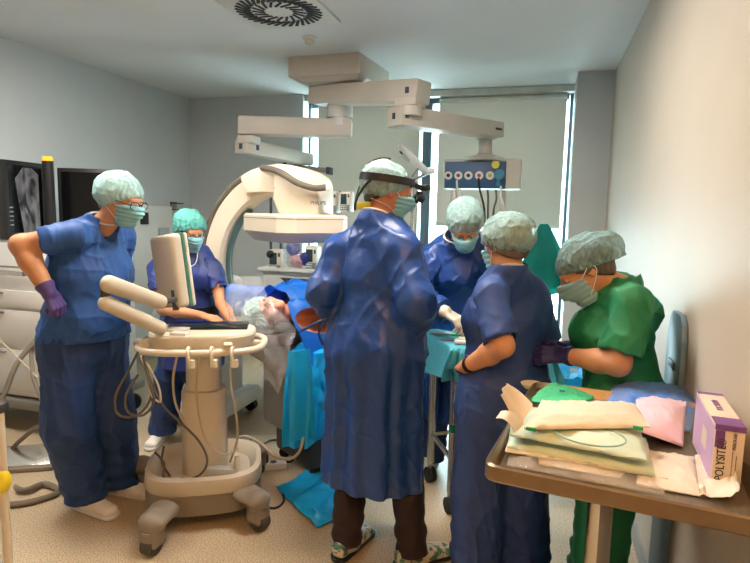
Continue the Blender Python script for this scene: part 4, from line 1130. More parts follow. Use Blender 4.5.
MB().tube(pts, .02, n=10, smooth=6).wbuild('cable_duct', mat('duct_grey_brown', (104, 96, 84), .5), t)
MB().box(Vector(W(329, 187, YC-.17)), (.03, .05, .05), bevel=.008).wbuild('duct_plug', OFFW, t)
pm = Vector(W(318, 203, Y0-.002)); pm.y = Y0-.0005
text_mesh('lettering', 'PHILIPS', .032, mat('print_dark', (60, 56, 50), .6), blk, Matrix.Translation(pm-cp) @ Matrix.Rotation(PI/2, 4, 'X'))
F = Field((cc.x-.3, YC-.25, .3), (cc.x+.3, YC+.3, .75), .008); F.rbox((cc.x+.02, YC+.01, .54), (.15, .13, .11), rad=.05); F.seg((cc.x+.02, YC, .63), (cc.x+.02, YC, .66), .09, .08)
F.mesh('x_ray_tube', CE, t, off=cp)
F = Field(np.array(cp)-[.4, .4, .1], np.array(cp)+[.6, .4, 1.4], .01)
F.rbox(cp+V(0, .0, .62), (.2, .22, .48), rad=.06); F.seg(cp+V(.1, -.1, .9), arc_pt(186, RO+.03), .12, .11)
F.rbox(cp+V(0, 0, .14), (.3, .32, .06), rad=.04)
F.mesh('base_cabinet', OFFW, t, off=cp)
for x, y in ((-.24, -.24), (.24, -.24), (-.24, .24), (.24, .24)): castor(t, (cp.x+x, cp.y+y, .1), .045)

# ---- ceiling pendant
m0 = Vector((-1.75, 4.7, H_))
t = thing('ceiling_pendant', 'white ceiling pendant with two jointed arms and a blue gas outlet console', 'ceiling pendant', m0)
PEN = mat('pendant_enamel', (204, 196, 184), .38, vary=.015); PENC = mat('pendant_cap_dark', (60, 70, 84), .5)
p0, p1 = WZ(288, 57, H_), WZ(360, 52, H_)
zb = W(288, 81, p0[1])[2]
MB().hexa([(p0[0]+.12, p0[1]+.08, zb-.0), (p1[0]-.05, p1[1]+.08, zb), (p1[0]+.02, 4.98, zb), (p0[0]+.12, 4.98, zb), (p0[0], p0[1], zb+.04), (p1[0], p1[1], zb+.04), (p1[0]+.06, 5.02, zb+.04), (p0[0], 5.02, zb+.04)], bevel=.006).wbuild('housing_base', PEN, t)
MB().hexa([(p0[0], p0[1], zb+.03), (p1[0], p1[1], zb+.03), (p1[0]+.06, 5.02, zb+.03), (p0[0], 5.02, zb+.03), (p0[0], p0[1], H_), (p1[0], p1[1], H_), (p1[0]+.06, 5.02, H_), (p0[0], 5.02, H_)], bevel=.006).wbuild('ceiling_housing', PEN, t)
hub = Vector(W(340, 100, 4.72))
MB().cyl((hub.x, hub.y, W(340, 126, 4.72)[2]), (hub.x, hub.y, zb+.02), .09, n=32).cyl((hub.x, hub.y, W(340, 118, 4.72)[2]), (hub.x, hub.y, W(340, 105, 4.72)[2]), .11, n=32).wbuild('hub', OFFW, t)
def arm(name, a, b_, w_, h1, h2, ends=True):
    a, b_ = Vector(a), Vector(b_)
    o = MB().bar(a, b_, w_, h1, bevel=.014, wy2=h2, wx2=w_*.95).wbuild(name, PEN, t)
    return o
def cap(o, p, n, s_=.045):
    p = Vector(p); n = Vector(n).normalized(); MB().bar(p-n*.004, p+n*.006, s_*.7, s_, bevel=.002).wbuild('end_cap', PENC, o)
aA, aB = Vector(W(316, 96, 4.72)), Vector(W(424, 92, 4.28))
a1 = arm('upper_arm', aA, aB, .2, .15, .17); d = (aB-aA).normalized(); nrm = V(d.y, -d.x, 0)
cap(a1, aB-d*.085+nrm*.1, nrm)
el = Vector((W(411, 104, 4.3))); el.y = 4.3
MB().cyl((el.x, el.y, W(411, 116, 4.3)[2]), (el.x, el.y, W(411, 98, 4.3)[2]), .085, n=28).bar((el.x-.1, el.y+.03, W(411, 103, 4.3)[2]), (el.x+.08, el.y-.01, W(411, 103, 4.3)[2]), .19, .06, bevel=.008).wbuild('elbow', PEN, t)
bA, bB = Vector(W(394, 116, 4.27)), Vector(W(497, 131, 5.2))
a2 = arm('lower_arm', bA, bB, .19, .15, .13); d = (bB-bA).normalized(); nrm = V(d.y, -d.x, 0).normalized(); up = nrm.cross(d).normalized()
if up.z < 0: up = -up
for k_ in (.05,): cap(a2, bA+d*k_+nrm*.095, nrm)
cap(a2, bA-d*.001, -d)
MB().bar(bB-d*.12+nrm*.091, bB-d*.04+nrm*.091, .004, .02).wbuild('nameplate', DGREY, t)
cs = Vector(W(485, 150, 5.2))
MB().cyl((cs.x, cs.y, W(485, 158, 5.2)[2]), (cs.x, cs.y, W(485, 134, 5.2)[2]), .062, n=28).cyl((cs.x, cs.y, W(485, 139, 5.2)[2]), (cs.x, cs.y, W(485, 134, 5.2)[2]), .095, n=28).wbuild('spindle', PEN, t)
b = MB(); zc0 = W(485, 158, 5.2)[2]; b.lathe((cs.x, cs.y, zc0-.03), [(.2, 0), (.17, .03), (.08, .06), (.06, .07)]); b.wbuild('bell', PEN, t)
# console: blue front with round gas outlets
ca, cb = Vector(W(445, 173, 5.08)), Vector(W(506, 171, 5.08)); dx = (cb-ca); dx.z = 0; L_ = dx.length; dx.normalize(); ny = V(dx.y, -dx.x, 0)
cz = (W(446, 162, 5.08)[2]+W(446, 188, 5.08)[2])/2; hh = (W(446, 161, 5.08)[2]-W(446, 187.5, 5.08)[2])
cm = (ca+cb)/2; cm.z = cz
fr3 = Matrix(((dx.x, -ny.x, 0, cm.x), (dx.y, -ny.y, 0, cm.y), (0, 0, 1, cz), (0, 0, 0, 1)))
MB().box((.05, .12, .01), (L_+.15, .22, hh+.03), mx=fr3, bevel=.02).wbuild('console_body', PEN, t)
pan = MB().box((0, 0, 0), (L_, .03, hh), mx=fr3, bevel=.004).wbuild('console_front', mat('console_blue', (52, 88, 124), .45, vary=.03), t)
cols = [(24, 24, 26), (150, 60, 50), (24, 24, 26), (150, 84, 50), (190, 180, 60), (40, 120, 150)]
for i, x in enumerate((-.235, -.145, -.055, .04, .135, .225)):
    m = MB(); m.cyl(fr3 @ V(x*L_/.54, -.014, -.005), fr3 @ V(x*L_/.54, -.024, -.005), .036, n=24); ring = m.wbuild('gas_outlet', OFFW, pan)
    MB().cyl(fr3 @ V(x*L_/.54, -.022, -.005), fr3 @ V(x*L_/.54, -.034, -.005), .016, n=16).wbuild('socket', mat('socket_colour_%s' % ('black', 'red', 'black', 'brown', 'yellow', 'teal')[i], cols[i], .5), t)
b = MB(); b.cyl(fr3 @ V(.18, -.02, .085), fr3 @ V(.18, -.07, .085), .034, n=20).wbuild('yellow_coupling', mat('coupling_yellow', (196, 190, 70), .5), t)
MB().cyl(fr3 @ V(.215, -.02, .0), fr3 @ V(.215, -.08, .0), .045, n=20).cyl(fr3 @ V(.21, -.05, -.03), fr3 @ V(.21, -.05, -.09), .022, n=14).wbuild('teal_coupling', mat('coupling_teal', (30, 110, 140), .45), t)
for x, y0, y1 in ((-.19, -.4, -.13), (.245, -.33, -.13)): MB().bar(fr3 @ V(x, .04, y1), fr3 @ V(x, .04, -.62), .05, .03, up=tuple(ny), bevel=.004).wbuild('rail_post', mat('rail_grey', (150, 146, 138), .4, metal=.6), t)
MB().bar(fr3 @ V(-.19, .04, -.5), fr3 @ V(.245, .04, -.5), .3, .02, bevel=.003).wbuild('shelf', PEN, t)
for x, z, x2, m_ in ((-.15, -.05, -.1, OFFW), (.04, -.03, .1, RUB), (.12, -.13, .13, CABD), (.19, -.13, .18, CABD), (.23, -.1, .27, OFFW), (-.12, -.12, -.1, OFFW)):
    MB().tube([fr3 @ V(x, -.05, z), fr3 @ V(x+.01, -.07, z-.08), fr3 @ V(x2, -.05, -.3), fr3 @ V(x2, .0, -.48)], .009, n=7).wbuild('hose', m_, t)
# left arm pair
cA, cB = Vector(W(352, 129, 4.76)), Vector(W(240, 126, 4.5))
a3 = arm('upper_arm', cA, cB, .19, .15, .155); d = (cB-cA).normalized(); nrm = V(-d.y, d.x, 0).normalized()
cap(a3, cB+d*.002, d, .05)
el = Vector(W(249, 140, 4.52)); MB().box(el, (.15, .15, .07), bevel=.01).wbuild('elbow', PEN, t)
dA, dB = Vector(W(241, 146, 4.47)), Vector(W(308, 160, 5.35))
a4 = arm('lower_arm', dA, dB, .16, .13, .11); d = (dB-dA).normalized(); nrm = V(d.y, -d.x, 0).normalized()
cap(a4, dA+d*.12+nrm*.081, nrm); cap(a4, dA-d*.002, -d, .05)
MB().bar(W(283, 166, 5.3), W(330, 171, 5.3), .1, .05, bevel=.006).wbuild('rail_bar', GREYP, t)
MB().bar(W(328, 171, 5.28), W(331, 171, 5.28), .12, .07, bevel=.006).box(Vector(W(285, 163, 5.25)), (.03, .03, .05), bevel=.006).wbuild('bar_end', BLK, t)
# ---- examination lamp behind the headband surgeon
lb = W(413, 250, 4.75)
t = thing('examination_lamp', 'small white tilted examination lamp on a stand behind the headband surgeon', 'lamp', (lb[0], lb[1], 0))
l0, l1 = Vector(W(401, 148, 4.7)), Vector(W(425, 171, 4.7)); d = (l1-l0).normalized(); nn = Vector((-.62, -.35, -.7)); nn = (nn-d*nn.dot(d)).normalized()
F = Field(np.minimum(l0, l1)-.1, np.maximum(l0, l1)+.1, .006); F.seg(l0, l1, .1, .07, side=tuple(d.cross(nn)), flat=.32, flat2=.4)
hd = F.mesh('lamp_head', OFFW, t, off=t.location)
MB().cyl(l0+d*.09+nn*.02, l0+d*.09+nn*.035, .05, n=24).wbuild('lens', mat('lamp_lens_frost', (200, 202, 200), .2), hd)
MB().bar(l0+d*.0+V(0, -.03, -.03), l0+d*.035+V(0, -.03, -.03), .02, .02).wbuild('switch', BLK, hd)
jt = Vector(W(431, 171, 4.7))
MB().cyl(l1, jt, .03, n=16).cyl(jt+V(-.02, -.03, -.005), jt+V(.03, -.03, .0), .024, n=14).wbuild('joint', OFFW, t)
MB().bar(W(422, 164, 4.67), W(412, 177, 4.7), .016, .016).bar(jt, W(413, 181, 4.73), .03, .02).wbuild('strut', GREYP, t)
pt = Vector(W(413, 180, 4.73)); MB().cyl((pt.x, pt.y, .05), pt, .014, n=12).wbuild('pole', STEEL, t)
MB().cyl((pt.x, pt.y, .0), (pt.x, pt.y, .05), .16, .1, n=28).wbuild('base', OFFW, t)
# ---- monitor trolley at the left wall
tl = Vector((-3.42, 3.42, 0))
t = thing('monitor_trolley', 'white trolley at far left carrying two black monitors and an orange beacon', 'monitor trolley', tl)
zc = W(10, 243, 2.98)[2]
MB().box((-3.42, 3.34, (zc+.26)/2+.0), (.78, .66, zc-.26), bevel=.012).wbuild('cabinet', OFFW, t)
for z0, z1, nm in ((.30, .60, 'drawer'), (.62, .88, 'drawer'), (.90, 1.02, 'drawer')):
    dr = MB().box((-3.42, 3.0, (z0+z1)/2), (.74, .02, z1-z0), bevel=.006).wbuild(nm, mat('drawer_white', (208, 206, 200), .4, vary=.01), t)
    MB().box((-3.62, 2.985, z1-.02), (.12, .02, .014), bevel=.004).wbuild('handle', GREYP, dr)
MB().bar((-3.78, 2.96, zc-.16), (-3.06, 2.96, zc-.16), .02, .012).bar((-3.78, 2.84, zc-.18), (-3.16, 2.8, zc-.18), .012, .03).bar((-3.16, 2.8, zc-.18), (-3.06, 2.98, zc-.16), .012, .03).wbuild('side_rail', STEEL, t)
for x in (-3.57, -3.50): MB().tube([(x, 2.83, zc-.17), (x, 2.80, zc-.22), (x+.05, 2.80, zc-.245), (x+.06, 2.81, zc-.2)], .004, n=6).wbuild('wire_hook', DGREY, t)
MB().box((-3.42, 3.34, .21), (.86, .74, .07), bevel=.015).wbuild('base_frame', GREYP, t)
for x, y in ((-3.78, 3.03), (-3.07, 3.03), (-3.78, 3.66), (-3.07, 3.66)): castor(t, (x, y, .18), .06, tyre=RUB, ang=.6)
def screen(a, b_, z0, z1, pic):
    a, b_ = Vector(a), Vector(b_); a.z = b_.z = 0; dx_ = (b_-a); L_ = dx_.length; dx_.normalize(); n_ = V(dx_.y, -dx_.x, 0)
    M = Matrix(((dx_.x, -n_.x, 0, (a.x+b_.x)/2), (dx_.y, -n_.y, 0, (a.y+b_.y)/2), (0, 0, 1, (z0+z1)/2), (0, 0, 0, 1)))
    o = MB().box((0, .035, 0), (L_, .07, z1-z0), mx=M, bevel=.008).wbuild('monitor', BLK, t)
    MB().box((0, -.001, .01), (L_-.06, .006, z1-z0-.08), mx=M).wbuild('screen', GLASSB, o, smooth=False)
    if pic:
        m = bpy.data.materials.new('x_ray_picture'); m.use_nodes = True; N = m.node_tree.nodes; K = m.node_tree.links
        tc = N.new('ShaderNodeTexCoord'); nz = N.new('ShaderNodeTexNoise'); nz.inputs['Scale'].default_value = 9; nz.inputs['Distortion'].default_value = 1.2
        mp_ = N.new('ShaderNodeMapping'); mp_.inputs['Scale'].default_value = (1.6, 1.6, .7); K.new(tc.outputs['Object'], mp_.inputs[0]); K.new(mp_.outputs[0], nz.inputs[0])
        rp = N.new('ShaderNodeValToRGB'); rp.color_ramp.elements[0].color = rgb((46, 46, 48)); rp.color_ramp.elements[1].color = rgb((170, 168, 168)); rp.color_ramp.elements[0].position = .35; rp.color_ramp.elements[1].position = .68
        K.new(nz.outputs[0], rp.inputs[0]); bs = N['Principled BSDF']; bs.inputs['Base Color'].default_value = (.01, .01, .01, 1); K.new(rp.outputs[0], bs.inputs['Emission Color']); bs.inputs['Emission Strength'].default_value = .35
        w_, h_ = L_*.27, (z1-z0)*.42; c_ = .04
        P_ = [(-w_+c_+.02, -h_), (w_+.02-c_, -h_), (w_+.02, -h_+c_), (w_+.02, h_-c_), (w_+.02-c_*1.5, h_), (-w_+c_*1.8, h_), (-w_, h_-c_*2), (-w_+.02, 0)]
        MB().prism([M @ V(x, -.0045, z) for x, z in P_], n_*.001).wbuild('x_ray_image', m, o, smooth=False)
        for k_ in range(5): MB().box((-L_*.40, -.0045, -.17+.03*k_), (.03, .002, .009), mx=M).wbuild('readout', mat('readout_grey', (130, 130, 130), .6), o, smooth=False)
    MB().box((0, .09, -.02), (.12, .05, .2), mx=M, bevel=.006).cyl(M @ V(0, .1, -(z1-z0)/2-.15), M @ V(0, .1, 0), .03).wbuild('mount', DGREY, o)
a, b_ = W(6, 200, 3.02), W(45, 200, 3.38)
screen(a, b_, W(6, 240, 3.02)[2], W(6, 159, 3.02)[2], True)
a2, b2 = W(58, 200, 3.42), W(126, 200, 3.62)
screen(a2, b2, W(58, 243, 3.42)[2], W(58, 167.5, 3.42)[2], False)
bp = Vector(W(49, 190, 3.28)); bp2 = Vector((bp.x, bp.y, 0))
MB().cyl((bp.x, bp.y, zc-.02), (bp.x, bp.y, W(49, 161, 3.28)[2]), .038, n=20).wbuild('beacon_post', BLK, t)
MB().lathe((bp.x, bp.y, W(49, 161, 3.28)[2]), [(.034, 0), (.035, .025), (.026, .032)]).wbuild('beacon', glow('beacon_orange', (255, 150, 20), .9), t)
# ---- supply panel on the left wall
wb = Vector((XL, 5.0, 1.2))
t = thing('wall_supply_unit', 'white bedhead supply panel with sockets on the left wall behind the teal-capped nurse', 'wall panel', wb)
MB().box((XL+.045, 4.98, 1.21), (.09, .62, .84), bevel=.015).wbuild('panel_box', OFFW, t)
MB().box((XL+.1, 4.82, 1.5), (.03, .1, .12), bevel=.006).wbuild('black_module', BLK, t)
MB().box((XL+.1, 5.12, 1.35), (.03, .16, .1), bevel=.006).wbuild('socket_plate', mat('socket_plate_grey', (170, 176, 176), .4), t)
for k_ in range(2): MB().cyl((XL+.11, 5.02, 1.22+.08*k_), (XL+.17, 5.02, 1.22+.08*k_), .025).wbuild('gas_socket', STEEL, t)
MB().tube([(XL+.15, 5.02, 1.22), (XL+.3, 4.95, 1.1), (XL+.4, 4.7, .8), (XL+.3, 4.6, .5)], .015).wbuild('hose', OFFW, t)
hk = WX(173, 206, XL)
t = thing('wall_bracket', 'small dark wire bracket fixed high on the left wall near the corner', 'bracket', (XL, hk[1], hk[2]))
MB().box((.008, 0, .0), (.016, .1, .09), bevel=.004).build('back_plate', GREYP, t)
MB().tube([(.01, -.06, .03), (.09, -.06, .03), (.09, .06, .03), (.01, .06, .03)], .006).tube([(.01, -.06, -.04), (.08, -.06, -.04), (.08, .06, -.04), (.01, .06, -.04)], .006).build('wire_loop', DGREY, t)

# ---- far left: pole, hoses, pedal
pp = Vector(W(4.5, 500, 1.6)); pp.z = 0
t = thing('equipment_pole', 'cream upright pole with a yellow knob at the extreme left edge', 'pole', pp)
MB().cyl((0, 0, .03), (0, 0, W(2, 408, 1.6)[2]), .017, n=16).build('pole', CREAM, t)
MB().lathe((0, 0, 0), [(.17, 0), (.17, .015), (.03, .035), (.02, .05)]).build('foot_plate', TAUPE, t)
MB().ball((-.0, -.005, W(2, 480, 1.6)[2]), (.034, .03, .05)).build('yellow_knob', mat('knob_yellow', (236, 214, 40), .45), t)
MB().box((0, 0, W(2, 408, 1.6)[2]), (.05, .05, .04), bevel=.008).build('top_clamp', DGREY, t)
def floor_line(name, label, cat, pts, rad, m):
    P_ = [Vector(p) for p in pts]; c = Vector((P_[0].x, P_[0].y, 0))
    o = MB().tube([p-c for p in P_], rad, n=9, smooth=6).build(name, m, None); o.location = c; tag(o, label, cat); return o
floor_line('hose', 'grey-brown hose looping from the white trolley down onto the floor at far left', 'hose',
    [W(36, 340, 2.99), W(18, 362, 2.88), W(6, 390, 2.8), W(-6, 425, 2.76), W(4, 470, 2.72), Vector(WZ(20, 490, .018)), Vector(WZ(44, 484, .018)), Vector(WZ(58, 492, .018)), Vector(WZ(30, 502, .018)), Vector(WZ(-5, 506, .018))], .017, HOSE)
floor_line('hose', 'grey-brown hose curving beside the left man’s trouser leg to the foot pedal', 'hose',
    [W(31, 348, 2.99), W(33, 375, 2.84), W(40, 395, 2.72), W(48, 418, 2.64), W(30, 432, 2.6), W(13, 448, 2.6), W(12, 458, 2.6), W(40, 464, 2.62), W(66, 460, 2.62)], .014, HOSE)
floor_line('hose', 'thin pale tube slanting across the white trolley at far left', 'hose', [W(-4, 336, 2.9), W(12, 352, 2.89), W(30, 370, 2.86), W(38, 378, 2.8)], .006, CABLE)
fp = Vector(WZ(28, 466, 0)); t = thing('foot_pedal', 'low brown steel foot pedal on the floor left of the man’s trousers', 'foot pedal', fp, .5)
MB().hexa([(-.17, -.1, 0), (.17, -.1, 0), (.17, .1, 0), (-.17, .1, 0), (-.17, -.1, .03), (.17, -.1, .03), (.17, .1, .1), (-.17, .1, .1)], bevel=.006).build('housing', TAUPE, t)
MB().hexa([(-.15, -.09, .034), (.15, -.09, .034), (.15, .07, .098), (-.15, .07, .098), (-.15, -.09, .044), (.15, -.09, .044), (.15, .07, .108), (-.15, .07, .108)], bevel=.003).build('tread', STEEL, t)

# ---- infusion trolley behind the patient
ti = Vector((-1.87, 4.5, 0)); zt = W(300, 271, 4.28)[2]
t = thing('infusion_trolley', 'white trolley with an infusion pole standing behind the draped patient', 'trolley', ti)
MB().box((-1.87, 4.5, (zt+.12)/2), (.74, .44, zt-.12), bevel=.01).wbuild('cabinet', OFFW, t)
MB().box((-1.87, 4.48, zt+.005), (.8, .5, .03), bevel=.01).wbuild('top', OFFW, t)
for z0, z1 in ((zt-.22, zt-.05), (zt-.46, zt-.24), (zt-.72, zt-.48)):
    dr = MB().box((-1.87, 4.272, (z0+z1)/2), (.68, .02, z1-z0), bevel=.006).wbuild('drawer', MATS['drawer_white'], t)
    MB().hexa([(-2.02, 4.255, z1-.05), (-1.72, 4.255, z1-.05), (-1.72, 4.268, z1-.05), (-2.02, 4.268, z1-.05), (-2.07, 4.255, z1-.012), (-1.67, 4.255, z1-.012), (-1.67, 4.268, z1-.012), (-2.07, 4.268, z1-.012)]).wbuild('finger_recess', DGREY, dr, smooth=False)
for x, y in ((-2.18, 4.32), (-1.56, 4.32), (-2.18, 4.68), (-1.56, 4.68)): castor(t, (x, y, .14), .05)
ip = Vector((W(271, 250, 4.3)[0], 4.3, 0))
MB().cyl((ip.x, ip.y, zt-.3), (ip.x, ip.y, W(271, 188, 4.3)[2]), .012, n=12).wbuild('infusion_pole', DGREY, t)
MB().bar((ip.x, 4.3, W(285, 192, 4.3)[2]), (W(345, 190, 4.3)[0], 4.36, W(285, 192, 4.3)[2]), .03, .03).bar((ip.x+.05, 4.4, zt), (ip.x+.05, 4.4, W(285, 192, 4.3)[2]+.02), .04, .02).wbuild('rail', DGREY, t)
MB().ball((ip.x+.01, 4.27, W(271, 254, 4.3)[2]), .035).ball((W(284, 200, 4.3)[0], 4.27, W(284, 200, 4.3)[2]), .045).wbuild('clamp_knob', BLK, t)
PUMPC = mat('pump_screen', (34, 58, 66), .25); PUMPB = mat('pump_cream', (204, 196, 178), .4)
def pump(label, px, py0, py1, Y, wpx):
    a, b_ = W(px, py1, Y), W(px, py0, Y); w_ = wpx/564*Y; h_ = b_[2]-a[2]
    o = thing('infusion_pump', label, 'infusion pump', (a[0], Y, a[2]), 0, None)
    MB().box((0, .05, h_/2), (w_, .12, h_), bevel=.015).build('casing', PUMPB, o)
    MB().box((-w_*.1, -.012, h_*.62), (w_*.55, .006, h_*.5), bevel=.002).build('screen', PUMPC, o)
    kp = MB().box((-w_*.1, -.012, h_*.22), (w_*.55, .006, h_*.24), bevel=.002).build('keypad', mat('keypad_grey', (120, 134, 138), .5), o)
    for i in range(3):
        for j in range(2): MB().box((-w_*.1+(i-1)*w_*.16, -.017, h_*(.17+.1*j)), (w_*.1, .006, h_*.06), bevel=.001).build('key', OFFW, kp, smooth=False)
    MB().box((w_*.34, -.012, h_*.78), (w_*.16, .008, h_*.16), bevel=.002).build('power_button', DGREY, o)
    MB().box((w_*.34, -.014, h_*.2), (w_*.22, .02, h_*.3), bevel=.004).build('latch', GREYP, o)
    return o
pump('infusion pump standing on the white trolley under the x-ray detector', 275, 249.5, 273, 4.28, 16)
pump('infusion pump on the rail right beside the x-ray housing', 331, 191, 213, 4.26, 13)
pump('infusion pump on the rail nearest the surgeon’s headband', 345, 191, 212, 4.26, 12)
pump('infusion pump half hidden behind the surgeon’s left shoulder', 311, 246, 271, 4.3, 14)
bo = W(291, 273, 4.22)
t = thing('supply_bag', 'clear bag holding blue and pink packets on the white trolley', 'bag', (bo[0], 4.32, zt+.02))
F = Field((-.14, -.1, 0), (.16, .1, .3), .007); F.ell((0, 0, .12), (.11, .06, .14)); F.disp(creases(.012, 16, seed=3)); F.keep((0, 0, .003), (0, 0, -1)); F.mesh('clear_bag', film('bag_film', (220, 216, 220), clear=.84), t)
F = Field((-.14, -.1, 0), (.16, .1, .3), .007); F.ell((-.02, -.01, .17), (.06, .035, .07)); F.disp(creases(.01, 20, seed=5)); F.mesh('blue_packet', mat('packet_blue', (36, 60, 150), .5), t)
F = Field((-.14, -.1, 0), (.16, .1, .3), .007); F.ell((.02, -.005, .06), (.08, .045, .055)); F.disp(creases(.01, 20, seed=6)); F.mesh('pink_packet', mat('packet_pink', (190, 140, 150), .5), t)
F = Field((-.14, -.1, 0), (.2, .1, .3), .007); F.ell((.085, -.02, .08), (.04, .03, .055)); F.disp(creases(.01, 20, seed=7)); F.mesh('navy_packet', mat('packet_navy', (34, 44, 120), .5), t)

# ---- operating table, patient and drapes
ax = Vector((.55, .83, 0)).normalized(); sd = V(ax.y, -ax.x, 0); hp = Vector((-1.53, 2.93, 0))
tp = hp+ax*.85
t = thing('operating_table', 'grey operating table under the draped patient', 'operating table', tp)
def tb(c, hx_, hy_, z0, z1, nm, m, bev=.015):
    M = Matrix(((ax.x, sd.x, 0, c.x), (ax.y, sd.y, 0, c.y), (0, 0, 1, 0), (0, 0, 0, 1))); return MB().box((0, 0, (z0+z1)/2), (hx_*2, hy_*2, z1-z0), mx=M, bevel=bev).wbuild(nm, m, t)
GT = mat('table_grey', (126, 122, 114), .5, vary=.03)
tb(hp+ax*.06, .17, .13, .83, .90, 'head_section', GT); tb(tp+ax*.03, .62, .26, .82, .88, 'tabletop', GT)
tb(tp+ax*.03, .62, .25, .88, .92, 'mattress', mat('mattress_black', (34, 34, 36), .6)); tb(hp+ax*.06, .16, .12, .90, .925, 'head_pad', MATS['mattress_black'])
tb(hp+ax*.24+sd*.02, .15, .21, .28, .81, 'column_cover', GT, .03); tb(hp+ax*.5, .3, .22, .06, .26, 'base', mat('table_base_dark', (72, 68, 62), .5), .03)
for q in (-1, 1): tb(hp+ax*.85+sd*.29*q, .5, .012, .83, .86, 'side_rail', STEEL, .004)
for x, y in ((-.24, -.18), (-.24, .18), (.24, -.18), (.24, .18)): p = hp+ax*(.5+x)+sd*y; castor(t, (p.x, p.y, .08), .035)
# patient: one body lying on its back, head turned towards the camera
hc = np.array(hp)+[.02, .0, 1.015]; A3, S3 = np.array(ax), np.array(sd)
JP = dict(s=.97, head=hc, hf=norm(-S3*.0+np.array([.25, -.72, .62])), hu=norm(-A3+np.array([-.3, .1, .12])), neck=hc+A3*.2+[0, 0, -.03], ub=-A3, fb=ZV, rb=S3)
lab = 'patient with a pale cap lying on the operating table under blue drapes'
t = thing('person', lab, 'person', (hp.x, hp.y, .92)); PAT = t
F = Field(hc-[.4, .35, .2], hc+A3*1.7+[.35, .35, .3], .008)
put_head(F, JP, .98)
z_ = lambda a, s_, h: hc+A3*a+S3*s_+np.array([0, 0, h-hc[2]])
F.seg(z_(.25, 0, 1.01), z_(.45, 0, 1.03), .15, .17, side=S3, flat=.6, flat2=.62); F.seg(z_(.45, 0, 1.03), z_(.78, 0, 1.02), .17, .165, side=S3, flat=.6, k=.04)
for q in (-1, 1):
    F.seg(z_(.24, q*.1, 1.0), z_(.26, q*.2, .99), .07, .062, k=.04); F.seg(z_(.26, q*.2, .99), z_(.56, q*.25, .97), .055, .043); F.seg(z_(.56, q*.25, .97), z_(.8, q*.24, .97), .043, .03)
    for a, b_, ra, rb in hand_parts(z_(.8, q*.24, .97), A3, (0, 0, -1), 'R' if q > 0 else 'L', curl=.4): F.seg(a, b_, ra, rb, k=.006)
    F.seg(z_(.8, q*.09, 1.0), z_(1.2, q*.1, .99), .085, .058, k=.04); F.seg(z_(1.2, q*.1, .99), z_(1.58, q*.1, .97), .058, .042); F.seg(z_(1.58, q*.1, .96), z_(1.62, q*.12, 1.09), .038, .03)
HOLE = WZ(319, 316, 1.09)
F.ell(HOLE-np.array([0, 0, .022]), (.16, .12, .065), np.stack([A3, S3, ZV]), k=.03)
SKP = mat('skin_patient', (222, 150, 122), **SKIN); SKI = mat('skin_iodine_orange', (214, 120, 78), **SKIN)
F.mesh('body', [SKP, SKI], t, off=t.location, paint=lambda c: ((c-hc)@A3 > .14).astype(np.int32))
make_hair(t, JP, HAIRD, hs=.98); make_cap(t, JP, CAPW, hs=1.0, puff=1.12, seed=21, front=.03, nape=-.05, pleat=.007); make_eyes(t, JP, .98)
# pillow, drapes
o = Vector(W(255, 296, 3.12)); t = thing('head_cushion', 'bright blue cushion behind the patient’s head', 'cushion', (o.x-.02, o.y+.05, .93))
F = Field((-.25, -.2, -.02), (.25, .2, .25), .009); F.rbox((0, 0, .1), (.2, .07, .1), rad=.05); F.disp(creases(.012, 8, seed=9)); F.mesh('cushion_cover', mat('cushion_blue', (40, 96, 176), .6), t)
DRB = mat('drape_bright_blue', (26, 124, 222), .5, vary=.04, bump=.15, bscale=18); DRT = mat('drape_turquoise', (6, 162, 226), .5, vary=.04, bump=.15, bscale=18)
def wrinkle(p, amp, sc, seed):
    x = np.array([[p[0]]]); y = np.array([[p[1]]]); z = np.array([[p[2]]])
    return float((creases(amp, sc, (1, 1, 1), seed)(x, y, z)).ravel()[0])
# blue drape over the body: follows the body, folds at the head end, open over the shoulder
od = Vector(hp+ax*.9); od.z = .93
t = thing('surgical_drape', 'bright blue surgical drape covering the patient with an opening over the orange shoulder', 'drape', od)
def over(u, v):
    a = .07+1.61*u; s_ = (v-.5)*2
    lat = s_*(.40 if abs(s_) < .75 else .40); e_ = abs(s_)
    zz = 1.15-.06*u if e_ < .5 else 1.15-.06*u-((e_-.5)/.5)**1.6*.30
    if u < .12: zz -= (.12-u)*.9*(.4+.6*e_) ; zz += .05*math.sin(s_*9+2)*(1-u/.12)
    p = np.array(hp)+A3*(a+(.06*math.sin(s_*7) if u < .2 else 0))+S3*lat; p[2] = zz
    p[2] += wrinkle(p, .03, 8, 4.0)
    return p
b = MB(); b.sheet(over, 60, 44)
hole = Vector(HOLE)
for f in list(b.bm.faces):
    c_ = f.calc_center_median(); dd = c_-hole; aa = (dd.x*ax.x+dd.y*ax.y); ss = (dd.x*sd.x+dd.y*sd.y)
    if (aa/.085)**2+(ss/.068)**2 < 1: b.bm.faces.remove(f)
bmesh.ops.solidify(b.bm, geom=list(b.bm.faces), thickness=.004)
b.wbuild('drape_sheet', DRB, t)
